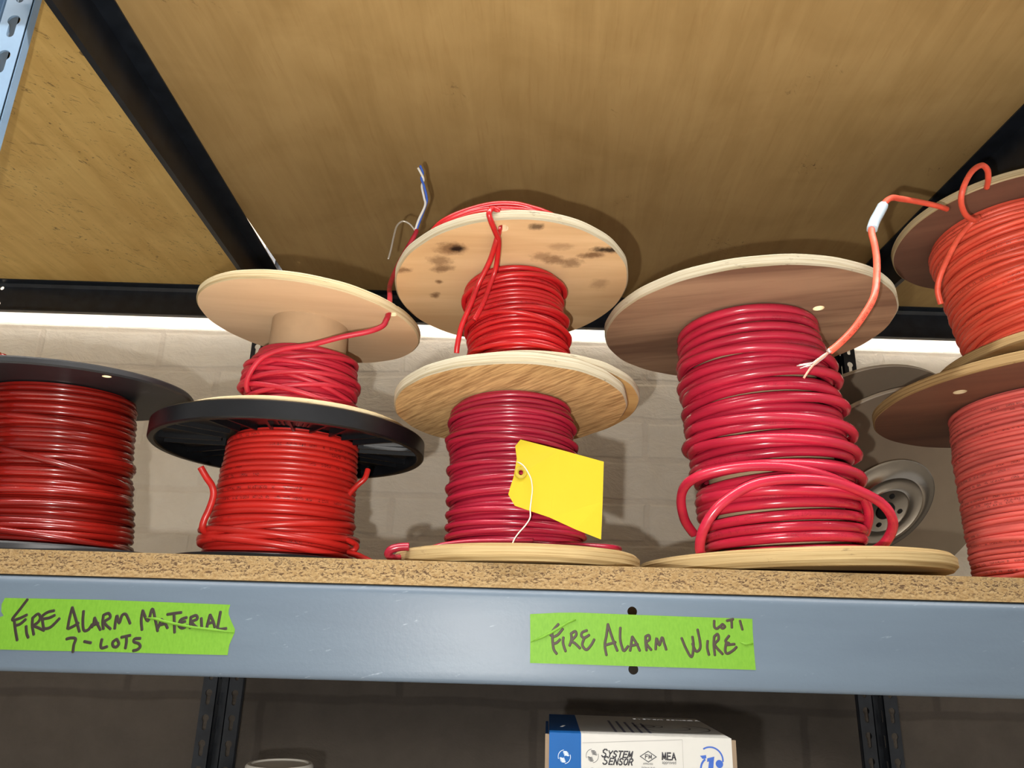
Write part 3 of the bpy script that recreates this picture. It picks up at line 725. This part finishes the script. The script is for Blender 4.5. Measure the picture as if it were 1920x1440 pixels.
# --- E2: smaller spool stacked on E
P0 = Vector((0.4830, 0.1620, DECK + 0.1705 + 0.0172))
S = empty('wire_spool', P0, 'wooden spool of vermilion wire at the upper right, tail hanging through a grey sleeve', 'wire spool', GRP)
tF = (-1.6, 5.3)
E2T = Vector((0.4755, 0.1835, CAM.z + 0.3763)) - P0
flange('bottom_flange', S, (0, 0, 0), 0.1000, 0.0085, tF, [M['face_tan'], M['edge_right']], 71, 0.005)
flange('top_flange', S, E2T, 0.1000, 0.0078, tF, [M['face_dark'], M['edge']], 72, 0.003)
core('core', S, M['cardboard'], (0, 0, 0.008), E2T, 0.04)
winding('wire', S, W['E2'], (0, 0, 0.0100), E2T - Vector((0, 0, .0005)), lambda f: 0.0660 + 0.0035 * f, 0.0024, 27, 4, tF, tF, 0.6, 0.55,
        [(-185, -60, .15, .34, 2.4), (-180, -60, .45, .60, 2.6), (-190, -70, .62, .50, 2.2), (-170, -50, .25, .40, 2), (-185, -80, .78, .88, 2), (-180, -60, .35, .22, 2.4), (-180, -60, .70, .78, 2)], seg=52)
world_tube('wire_tail', S, W['E2'], [at(1850, 352, .110), at(1853, 335, .098), at(1851, 318, .090), at(1840, 310, .085), at(1822, 322, .080), at(1807, 350, .077), at(1802, 378, .085), at(1810, 402, .098), at(1825, 412, .108), at(1834, 408, .114)], 0.0024)
world_tube('wire_tail', S, W['E2'], [at(1832, 410, .112), at(1815, 425, .118), at(1795, 450, .121), at(1775, 488, .124), at(1762, 520, .130), at(1758, 545, .136), at(1764, 570, .14)], 0.0024)
tl = world_tube('wire_tail', S, W['E2'], [at(1775, 392, .10), at(1757, 386, .085), at(1720, 378, .065), at(1690, 373, .05), at(1672, 371, .042), at(1659, 380, .036), at(1650, 395, .030), at(1640, 415, .024), at(1634, 432, .018), at(1640, 460, .010),
                                       at(1644, 490, .000), at(1643, 530, -.012), at(1637, 560, -.016), at(1620, 590, -.014), at(1598, 620, -.010), at(1573, 645, -.008), at(1556, 659, -.007)], 0.0023)
world_tube('sleeve', S, plain('grey_blue_sleeve', lin(176, 192, 204), 0.55), [at(1655.5, 386, .033), at(1648, 400, .0285), at(1640, 415, .024), at(1635, 430, .019)], 0.0038)
wm = plain('bare_copper_strands', lin(205, 195, 190), 0.35, 0.5)
mb = MB()
for pts in ([(1558, 657), (1545, 668), (1525, 680), (1498, 684)], [(1556, 658), (1542, 672), (1522, 682), (1500, 691)], [(1557, 659), (1545, 671), (1528, 684), (1506, 688)], [(1556, 657), (1540, 668), (1520, 683), (1494, 686)]):
    mb.tube([at(u, v, -.007 + .0004 * i) - P0 for i, (u, v) in enumerate(pts)], 0.00035, 6)
mb.tube([at(1552, 655, -.0075) - P0, at(1558, 661, -.0075) - P0], 0.0014, 8)
tag(mb.build('bare_strands', wm, S), 'bare silvery strands')
world_tube('inner_wire', S, plain('pale_pink_insulation', lin(235, 150, 130), 0.45), [at(1552, 662, -.007), at(1534, 676, -.0065), at(1520, 690, -.006), at(1507, 709, -.006)], 0.0007)

# --- F: reel leaning at the back
fc, fn = Vector((0.4745, 0.4900, 1.6255)), Vector((0.2073, -0.6855, -0.698)).normalized()
S = empty('cable_reel', (0.46, 0.54, DECK), 'big grey-brown fibreboard reel with shiny metal hub, leaning behind the rose-red spool', 'cable reel')
q = Vector((0, 0, 1)).rotation_difference(fn); RF, WF = 0.1695, 0.056
for nm, d in (('flange', 0.0), ('flange', WF)):
    mb = MB(); mb.lathe([(0, -.006), (RF - .0008, -.006), (RF, -.005), (RF, -.001), (RF - .0008, 0), (RF * .6, 0), (0, 0)], 128, [0, 1, 1, 1, 0, 0])
    mb.build(nm, [M['fibre'], M['fibre_edge']], S, fc - fn * d - S.location, q, R(35))
mb = MB(); mb.lathe([(0, -WF), (0.065, -WF), (0.065, -.006), (0, -.006)], 64); mb.build('core', M['fibre'], S, fc - S.location, q, R(40))
mb = MB(); mb.lathe([(0.0715, 0.0002), (0.0712, 0.0022), (0.0690, 0.0030), (0.066, 0.0022), (0.0520, 0.0075), (0.0495, 0.0092), (0.047, 0.0080), (0.0330, 0.0078), (0.0312, 0.0092), (0.0290, 0.0080), (0.0, 0.0080)], 96)
hb = mb.build('hub', M['hub'], S, fc - S.location, q, R(50))
mb = MB(); mb.lathe([(0, 0.0081), (0.0125, 0.0081), (0.0125, 0.0089), (0.0105, 0.0092), (0.0, 0.0084)], 40); mb.build('arbor_hole', M['black'], hb)
for a in (20, 110, 200, 290):
    mb = MB(); mb.lathe([(0, 0), (0.0036, 0), (0.0036, 0.0006), (0, 0.0006)], 20); mb.build('drive_hole', M['black'], hb, (0.0215 * cos(R(a)), 0.0215 * sin(R(a)), 0.0079))

# ------------------------------------------------------------------ tape labels with handwriting
YF = -0.001                      # face of the front beam
t = NT('green_masking_tape', 0.6, spec=0.3); n = t.noise(t.map((700, 1, 300)), 1.0, 2)
t.color(t.ramp(n, [(0.3, lin(86, 131, 28)), (0.7, lin(94, 139, 34))])).bump(n, 0.2, 0.0005); M['tape'] = t.m
M['ink'] = plain('brown_black_marker', lin(30, 17, 11), 0.6)
M['ink2'] = plain('faded_brown_marker', lin(44, 29, 18), 0.6)
def ribbon(mb, pts, wd, y):
    P = [p + Vector((0, y, 0)) for p in crom(pts, 6)]
    a = (P[0] - P[1]).normalized() * wd * .3; b = (P[-1] - P[-2]).normalized() * wd * .3
    rr = [wd * .3] + [wd * .5] * len(P) + [wd * .3]
    mb.tube([P[0] + a] + P + [P[-1] + b], rr, 8, lambda i: Vector((0, -1, 0)), flat=.07)
def tape(label, sc_, ox, oy, outline, crease, strokes, ink, wd):
    px = lambda u, v: at(ox + u / sc_, oy + v / sc_, YF)
    P = [px(*p) for p in outline]; c = sum(P, Vector()) / len(P); c.y = YF
    mb = MB(); n = len(P); th = 0.00022
    vs = [p - c + Vector((0, -th, 0)) for p in P] + [p - c - Vector((0, 0.00002, 0)) for p in P]
    mb.add(vs, [tuple(range(n - 1, -1, -1)), tuple(range(n, 2 * n))] + [(i, (i + 1) % n, (i + 1) % n + n, i + n) for i in range(n)], 0, False)
    bm = bmesh.new(); me = bpy.data.meshes.new('tape_label'); me.from_pydata(mb.v, [], mb.f); bm.from_mesh(me)
    bmesh.ops.recalc_face_normals(bm, faces=bm.faces); bmesh.ops.triangulate(bm, faces=[f for f in bm.faces if len(f.verts) > 4]); bm.to_mesh(me); bm.free()
    me.materials.append(M['tape']); o = bpy.data.objects.new('tape_label', me); col.objects.link(o); o.location = c
    tag(o, label, 'tape label')
    for cr in crease:
        mb = MB(); mb.tube([px(*p) - c + Vector((0, -th, 0)) for p in cr], [0.0002] + [0.0008] * (len(cr) - 2) + [0.0004], 8, flat=.8); tag(mb.build('crease', M['tape'], o), 'raised fold in the tape')
    mb = MB()
    for k, s in enumerate(strokes): ribbon(mb, [px(*p) - c for p in s], wd, -th - 0.00006 - k * 0.0000012)
    tag(mb.build('handwriting', ink, o), 'brown marker lettering')
tape('green tape label at left reading FIRE ALARM MATERIAL 7-LOTS', 3.6, 0, 1040,
     [(35, 292), (700, 305), (1100, 320), (1555, 338), (1545, 370), (1543, 400), (1562, 450), (1587, 505), (1583, 530), (1565, 570), (1548, 610), (1537, 678), (1100, 668), (700, 655), (300, 648), (-25, 640), (-22, 440), (-4, 424), (26, 412), (10, 385), (12, 335)],
     [[(985, 425), (1050, 432), (1130, 455), (1300, 490), (1450, 508), (1580, 524)]],
     [[(188, 302), (140, 365), (85, 438), (128, 432), (184, 406)], [(98, 440), (106, 510), (118, 578)], [(98, 478), (135, 470), (176, 436)],
      [(178, 482), (182, 530), (193, 560)], [(222, 425), (220, 480), (230, 540)], [(222, 428), (258, 400), (274, 424), (260, 455), (232, 478), (262, 494), (300, 512)],
      [(368, 378), (325, 388), (290, 412), (285, 428)], [(290, 434), (335, 426), (372, 408)], [(288, 432), (292, 470), (302, 498), (345, 488), (404, 430)],
      [(490, 355), (472, 425), (458, 500)], [(490, 355), (515, 440), (538, 520)], [(462, 500), (500, 482), (532, 460)],
      [(566, 380), (561, 450), (568, 510), (598, 506), (624, 470)], [(640, 430), (632, 470), (620, 490)], [(640, 425), (660, 470), (680, 508)], [(626, 478), (666, 462)],
      [(700, 410), (695, 460), (700, 502)], [(700, 408), (735, 396), (745, 425), (706, 456), (748, 502)], [(776, 500), (782, 450), (792, 412), (806, 462), (826, 410), (850, 402), (866, 430), (880, 465)],
      [(966, 375), (955, 440), (960, 508)], [(966, 378), (1000, 448), (1030, 365), (1050, 440), (1066, 516)], [(1090, 440), (1075, 480), (1062, 508)], [(1090, 436), (1115, 462), (1132, 496)], [(1070, 478), (1122, 464)],
      [(1130, 404), (1180, 396), (1226, 390)], [(1176, 400), (1178, 460), (1180, 526)], [(1262, 424), (1222, 440), (1210, 480), (1234, 496), (1266, 478)], [(1212, 462), (1252, 450)],
      [(1290, 420), (1287, 460), (1284, 496)], [(1290, 422), (1325, 410), (1332, 434), (1296, 456), (1336, 496)], [(1360, 428), (1363, 496)],
      [(1420, 405), (1405, 460), (1395, 502)], [(1420, 405), (1440, 450), (1452, 490)], [(1400, 466), (1446, 454)], [(1490, 385), (1478, 450), (1474, 500), (1530, 498)],
      [(450, 570), (480, 562), (512, 568), (500, 610), (494, 658)], [(570, 586), (616, 595)], [(690, 570), (682, 610), (690, 630), (726, 620)],
      [(790, 570), (764, 590), (766, 618), (788, 622), (804, 600), (790, 570)], [(820, 558), (882, 544)], [(855, 552), (855, 590), (848, 632)], [(950, 565), (912, 568), (906, 588), (938, 600), (948, 620), (930, 640), (900, 648)]],
     M['ink'], 0.00165)
tape('green tape label under the large spool reading FIRE ALARM WIRE LOT 1', 3.84, 960, 1040,
     [(130, 428), (330, 418), (480, 417), (860, 432), (1300, 448), (1730, 462), (1733, 560), (1743, 700), (1755, 830), (1300, 816), (860, 803), (480, 790), (130, 780), (132, 600)],
     [[(135, 630), (220, 592), (300, 550), (400, 488), (460, 468)], [(1640, 630), (1680, 645), (1735, 640)]],
     [[(335, 500), (300, 540), (276, 582)], [(288, 560), (292, 620), (300, 680), (322, 714)], [(300, 592), (332, 575), (366, 534)], [(296, 642), (322, 634), (346, 610)], [(370, 595), (368, 640), (386, 696)],
      [(425, 566), (428, 610), (414, 656)], [(425, 568), (455, 552), (462, 580), (430, 620), (455, 640), (490, 674)], [(540, 545), (506, 560), (500, 585), (522, 598), (556, 578)], [(520, 602), (506, 650), (535, 685), (570, 650), (592, 610)],
      [(690, 500), (680, 580), (668, 650), (680, 724)], [(690, 500), (722, 600), (758, 692)], [(670, 652), (746, 630)], [(780, 525), (778, 600), (790, 660), (806, 692), (836, 658)],
      [(865, 590), (856, 650), (850, 692)], [(865, 590), (896, 640), (920, 692)], [(855, 656), (906, 645)], [(960, 590), (962, 640), (968, 690)], [(960, 590), (985, 580), (990, 610), (966, 636), (1002, 686)],
      [(1034, 682), (1040, 602), (1060, 652), (1080, 596), (1096, 640), (1110, 684)], [(1220, 600), (1254, 680), (1292, 736), (1306, 660), (1298, 590)], [(1298, 640), (1326, 696), (1356, 660), (1335, 538)],
      [(1408, 620), (1405, 670), (1418, 722)], [(1455, 590), (1452, 650), (1460, 724)], [(1455, 590), (1480, 572), (1486, 610), (1460, 650), (1516, 716)],
      [(1562, 584), (1536, 622), (1562, 638)], [(1540, 640), (1534, 690), (1550, 712), (1590, 690), (1616, 664)], [(1540, 650), (1602, 644)],
      [(1455, 475), (1456, 520), (1475, 532), (1492, 518)], [(1515, 500), (1500, 516), (1515, 530), (1532, 518), (1515, 500)], [(1545, 476), (1592, 464)], [(1580, 470), (1582, 526)], [(1640, 475), (1658, 540)]],
     M['ink2'], 0.00150)

# ------------------------------------------------------------------ yellow hang tag
c = at(1045, 918, .022); mb = MB()
ol = [(976, 824, .020), (1050, 843, .0175), (1132, 865.6, .018), (1130, 940, .0165), (1127, 1011.5, .015), (1080, 993, .0145), (1030, 970, .0155), (985, 955, .018), (965, 948, .019), (953, 927, .020), (957.5, 911, .020), (962.6, 895.6, .020), (966, 878, .020), (969, 860, .020), (966, 836.5, .0205)]
P = [at(*p) - c for p in ol]
bm = bmesh.new(); hole = [at(976.7 + 4.2 * cos(a * pi / 8), 886 + 5 * sin(a * pi / 8), .0198) - c for a in range(16)]
es = []
for loop in (P, hole):
    vs = [bm.verts.new(p) for p in loop]; es += [bm.edges.new((vs[i], vs[(i + 1) % len(vs)])) for i in range(len(vs))]
bmesh.ops.triangle_fill(bm, use_beauty=True, edges=es, normal=(0, -1, 0))
ex = bmesh.ops.extrude_face_region(bm, geom=list(bm.faces)); 
for v in [g for g in ex['geom'] if isinstance(g, bmesh.types.BMVert)]: v.co.y += 0.0004
bmesh.ops.recalc_face_normals(bm, faces=bm.faces)
me = bpy.data.meshes.new('hang_tag'); bm.to_mesh(me); bm.free(); me.materials.append(plain('yellow_card', lin(172, 151, 10), 0.6, spec=0.3))
tg = bpy.data.objects.new('hang_tag', me); col.objects.link(tg); tg.location = c
tag(tg, 'blank yellow card tag tied in front of the crimson wire', 'tag')
mb = MB(); mb.tube([p - c for p in crom([at(968, 866, .0215), at(974, 868, .0185), at(982, 874, .0175), at(990, 886, .017), at(996, 900, .0165), at(998, 918, .016), at(996, 938, .015), at(994, 955, .013), at(994, 970, .011), at(986, 984, .008), at(972, 1000, .005), at(965, 1010, .004), at(960, 1021, .003)], 6)], 0.00045, 6)
mb.build('tie_wire', plain('silvery_tie_wire', lin(222, 210, 190), 0.35, 0.4), tg)
mb = MB(); rc = at(976.7, 886, .0190) - c; n = 28; v = []
for rr, dy in ((0.0042, 0.0004), (0.0040, -.0002), (0.0017, -.0002), (0.0017, 0.0004)): v += [(rc.x + rr * cos(2 * pi * i / n), rc.y + dy, rc.z + rr * sin(2 * pi * i / n)) for i in range(n)]
mb.add(v, [(j * n + i, j * n + (i + 1) % n, (j + 1) * n + (i + 1) % n, (j + 1) * n + i) for j in range(3) for i in range(n)], 0, True)
mb.build('reinforcement_ring', plain('yellow_paper_ring', lin(160, 138, 12), 0.6), tg)

# ------------------------------------------------------------------ box on the shelf below
BW, BD, BH, yawb = 0.0990, 0.106, 1.4094 - LOW, R(-3.5)
S = empty('carton', (0.0291, -0.001, LOW), 'white and blue detector carton standing under the beam', 'box', None, yawb)
M['box_white'] = plain('white_printed_card', lin(158, 157, 152), 0.6, var=0.02)
M['box_blue'] = plain('blue_printed_card', lin(0, 68, 126), 0.6, spec=0.2, var=0.05)
M['box_raw'] = plain('raw_corrugated_edge', lin(112, 96, 78), 0.9)
M['print_dark'] = plain('dark_navy_print', lin(16, 15, 26), 0.5); M['print_blue'] = plain('blue_print', lin(12, 64, 142), 0.5); M['print_white'] = plain('white_print', lin(170, 184, 194), 0.5)
mb = MB(); b1 = 0.0175
mb.add([(0, 0, 0), (BW, 0, 0), (BW, BD, 0), (0, BD, 0), (0, 0, BH), (BW, 0, BH), (BW, BD, BH), (0, BD, BH), (b1, 0, 0), (b1, 0, BH), (b1, BD, BH), (b1, BD, 0)],
       [(8, 1, 5, 9), (1, 2, 6, 5), (11, 10, 6, 2), (9, 5, 6, 10)], 0, False)
mb.add([(0, 0, 0), (b1, 0, 0), (b1, BD, 0), (0, BD, 0), (0, 0, BH), (b1, 0, BH), (b1, BD, BH), (0, BD, BH)], [(0, 1, 5, 4), (4, 5, 6, 7), (3, 0, 4, 7), (2, 3, 7, 6)], 1, False)
mb.add([(0, 0, 0), (BW, 0, 0), (BW, BD, 0), (0, BD, 0)], [(3, 2, 1, 0)], 0, False)
mb.build('carton_body', [M['box_white'], M['box_blue']], S)
for x0, x1 in ((-0.0022, 0.0), (BW, BW + 0.0024)):
    mb = MB(); mb.box((x0, 0.0004, 0), (x1, 0.0030, BH - 0.001))
    mb.box((x0 + (0 if x0 < 0 else .0004), 0.003, 0), (x1 - (.0004 if x0 < 0 else 0), BD * .95, BH - 0.004), 1 if x0 < 0 else 2)
    mb.build('side_flap', [M['box_raw'], M['box_blue'], M['box_white']], S)
FQ = Matrix.Rotation(pi / 2, 4, 'X')                    # text plane -> front face
def text(body, size, x, z, mat, parent, name, shear=0.0, bold=0.0, face='front', y=0.0, rot=0.0, sx=1.0, width=None):
    cu = bpy.data.curves.new(name, 'FONT'); cu.body = body; cu.size = size; cu.shear = shear; cu.offset = bold; cu.extrude = 0.00003
    o = bpy.data.objects.new('tmp', cu); col.objects.link(o); bpy.context.view_layer.update()
    me = bpy.data.meshes.new_from_object(o.evaluated_get(bpy.context.evaluated_depsgraph_get())); bpy.data.objects.remove(o)
    me.name = name; me.materials.clear()
    if width: xs = [v.co.x for v in me.vertices]; sx = width / (max(xs) - min(xs)); me.materials.append(mat)
    o = bpy.data.objects.new(name, me); col.objects.link(o); o.parent = parent
    base = Matrix.Translation((x, -0.00008, z)) @ FQ if face == 'front' else Matrix.Translation((x, y, BH + 0.00008))
    o.matrix_local = base @ Matrix.Rotation(rot, 4, 'Z') @ Matrix.Diagonal((sx, 1, 1, 1)); return o
def flat(name, polys, mat, parent, face='front'):
    mb = MB()
    for p in polys:
        n = len(p); mb.add([(u, -0.00008, v) if face == 'front' else (u, v, BH + 0.00008) for u, v in p], [tuple(range(n))], 0, False)
    return mb.build(name, mat, parent)
def arc(cx, cz, r0_, r1_, a0, a1, n=24, ex=1.0):
    o_ = [(cx + r1_ * ex * cos(R(a0 + (a1 - a0) * i / n)), cz + r1_ * sin(R(a0 + (a1 - a0) * i / n))) for i in range(n + 1)]
    i_ = [(cx + r0_ * ex * cos(R(a0 + (a1 - a0) * i / n)), cz + r0_ * sin(R(a0 + (a1 - a0) * i / n))) for i in range(n + 1)]
    return [[o_[i], o_[i + 1], i_[i + 1], i_[i]] for i in range(n)]
def swirl(cx, cz, r):
    """round emblem: two thin outer arcs and two bunches of curved stripes"""
    P = arc(cx, cz, r * .95, r * 1.02, 95, 200) + arc(cx, cz, r * .95, r * 1.02, 275, 380)
    for s in (1, -1):
        for k in range(5):
            pts = []
            for i in range(8):
                u = i / 7; x = r * (-.05 + .85 * u); z = r * (.12 + .17 * k + .12 * sin(2 * pi * u * .8 + .4) * (1 - .1 * k) - .05 * u)
                if (x * x + z * z) ** .5 < r * .97: pts.append((cx + s * (x * .8 - z * .35 + r * .12), cz + s * (z * .85 + x * .28)))
            w_ = r * .052
            P += [[(p[0], p[1] - w_), (q_[0], q_[1] - w_), (q_[0], q_[1] + w_), (p[0], p[1] + w_)] for p, q_ in zip(pts, pts[1:])]
    return P
zt = BH
mm = BW / 346.0                                    # about one photo pixel on the front face
fx = lambda u: (u - 135) / 4.8 * mm                      # from the close-up of the carton
fz = lambda u, v: zt - ((v - (208 + (u - 135) * 0.059)) / 4.8) * mm * 1.03
flat('emblem', swirl(fx(530), fz(530, 410), 0.0034), M['print_dark'], S)
flat('emblem', swirl(fx(275), fz(275, 410), 0.0034), M['print_white'], S)
G = dict(S=[[(.92, .86), (.7, 1), (.3, 1), (.08, .82), (.2, .6), (.75, .42), (.92, .22), (.7, 0), (.3, 0), (.05, .14)]], Y=[[(0, 1), (.5, .5), (1, 1)], [(.5, .5), (.5, 0)]], T=[[(0, 1), (1, 1)], [(.5, 1), (.5, 0)]],
         E=[[(1, 1), (.08, 1), (.08, 0), (1, 0)], [(.08, .52), (.85, .52)]], M=[[(.0, 0), (.08, 1), (.5, .15), (.92, 1), (1, 0)]], N=[[(.05, 0), (.05, 1), (.95, 0), (.95, 1)]],
         O=[[(.5, 1), (.15, .88), (0, .5), (.15, .12), (.5, 0), (.85, .12), (1, .5), (.85, .88), (.5, 1)]], R=[[(.06, 0), (.06, 1), (.7, 1), (.95, .78), (.7, .5), (.06, .5)], [(.5, .5), (1, 0)]], F=[[(.08, 0), (.08, 1), (1, 1)], [(.08, .52), (.8, .52)]], A=[[(0, 0), (.5, 1), (1, 0)], [(.2, .34), (.8, .34)]])
def word(body, x, z, h, width, wt, mat, shear=0.0, first=1.0):
    """printed capitals as flat strokes on the front face"""
    mb = MB(); n = len(body); adv = width / (n - 1 + first); xx = x
    for k, ch in enumerate(body):
        q = first if k == 0 else 1.0; lw = adv * q * .74
        for st in G[ch]:
            P = [Vector((xx + u * lw + v * h * q * shear, -0.00012, z + v * h * q)) for u, v in st]
            for p, q_ in zip(P, P[1:]):
                e = (q_ - p).normalized() * wt * .7
                mb.tube([p - e, q_ + e], wt, 6, lambda i: Vector((0, -1, 0)), flat=.08)
        xx += adv * q
    return mb.build('lettering', mat, S)
word('SYSTEM', fx(612), fz(612, 418), .0030, .0170, .00038, M['print_dark'], .3, 1.22)
word('SENSOR', fx(622), fz(622, 478), .0030, .0166, .00038, M['print_dark'], .3, 1.22)
cx, cz = fx(1038), fz(1038, 430); dx, dz = 0.0047, 0.0029
flat('diamond_mark', [[(cx - dx, cz), (cx, cz + dz), (cx, cz + dz - .0005), (cx - dx + .0008, cz)], [(cx, cz + dz), (cx + dx, cz), (cx + dx - .0008, cz), (cx, cz + dz - .0005)],
                      [(cx + dx, cz), (cx, cz - dz), (cx, cz - dz + .0005), (cx + dx - .0008, cz)], [(cx, cz - dz), (cx - dx, cz), (cx - dx + .0008, cz), (cx, cz - dz + .0005)]], M['print_dark'], S)
word('FM', cx - 0.0017, cz - 0.0009, .0018, .0040, .00022, M['print_dark'])
text('APPROVED', 0.0012, cx - 0.0029, fz(1038, 494), M['print_dark'], S, 'lettering', width=.0053)
word('MEA', fx(1165), fz(1165, 456), .0033, .0078, .00038, M['print_dark'])
text('approved', 0.0023, fx(1162), fz(1162, 490), M['print_dark'], S, 'lettering', 0, 0, width=.0074)
text('SIGNALING', 0.0017, fx(975), fz(975, 528), M['print_dark'], S, 'lettering', 0, 0, width=.0072)
flat('round_mark', arc(fx(530), fz(530, 548), 0.0012, 0.0026, 0, 360), M['print_dark'], S)
text('LISTED', 0.0028, fx(600), fz(600, 553), M['print_dark'], S, 'lettering')
pz = lambda *L: [(fx(u), fz(u, v)) for u, v in L]
flat('logo', [pz((1505, 436), (1560, 432), (1562, 458), (1528, 462)), pz((1570, 458), (1634, 446), (1628, 480), (1566, 486)), pz((1584, 482), (1628, 478), (1606, 640), (1556, 640))]
     + arc(fx(1610), fz(1610, 550), 0.0056, 0.0066, 125, 215, 16) + arc(fx(1676), fz(1676, 506), 0, 0.0020, 0, 360, 20), M['print_blue'], S)
flat('swoosh', arc(fx(1600), fz(1600, 470), 0.0058, 0.0066, -8, 125, 24, 1.05), M['print_blue'], S)
text('olo', 0.0055, fx(222), fz(222, 560), M['print_white'], S, 'lettering', 0, 0.00005, width=.0058)
flat('label_border', [[(fx(440), fz(440, 300)), (fx(1350), fz(1350, 300)), (fx(1350), fz(1350, 304)), (fx(440), fz(440, 304))], [(fx(1350), fz(1350, 300)), (fx(1353), fz(1350, 300)), (fx(1353), fz(1350, 700)), (fx(1350), fz(1350, 700))]], plain('faint_grey_print', lin(122, 121, 118), .6), S)
gp = plain('grey_navy_print', lin(70, 72, 92), .6)
pl_ = []
for k in range(5): pl_.append([(0.037 + .0048 * k, 0.012), (0.0385 + .0048 * k, 0.012), (0.0385 + .0048 * k, 0.075 - .003 * k), (0.037 + .0048 * k, 0.075 - .003 * k)])
flat('printed_lines', pl_, gp, S, 'top')
flat('printed_drawing', arc(0.075, 0.040, 0.0195, 0.0205, 200, 420, 30) + arc(0.071, 0.042, 0.0125, 0.0133, 240, 400, 30) + arc(0.060, 0.048, 0.0080, 0.0088, 0, 360, 30) + arc(0.060, 0.048, 0.0030, 0.0044, 0, 360, 20), plain('black_print', lin(34, 32, 34), .6), S, 'top')
text('SYSTEM SENSOR', 0.006, 0.055, 0.082, M['print_dark'], S, 'lettering', face='top', y=0.090)
text('i', 0.012, 0.006, 0.05, M['print_white'], S, 'lettering', 0.2, 0.0003, face='top', y=0.030)

# ------------------------------------------------------------------ jar on the shelf below
S = empty('jar', (-0.1715, 0.214, LOW), 'white round lid of a jar at the bottom edge, near the left rear post', 'jar')
jw = plain('white_plastic', lin(206, 202, 192), 0.45, var=0.03)
mb = MB(); H = 1.3585 - LOW
mb.lathe([(0, 0.0002), (0.024, 0.0002), (0.0255, 0.002), (0.0255, H - .022), (0.0235, H - .0165), (0.0, H - .0165)], 64); mb.build('body', jw, S, sharp=R(40))
mb = MB(); mb.lathe([(0, H - .016), (0.0258, H - .016), (0.0264, H - .015), (0.0264, H - .0018), (0.0250, H), (0.0225, H), (0.0215, H - .0012), (0, H - .0012)], 64); mb.build('lid', jw, S, sharp=R(40))
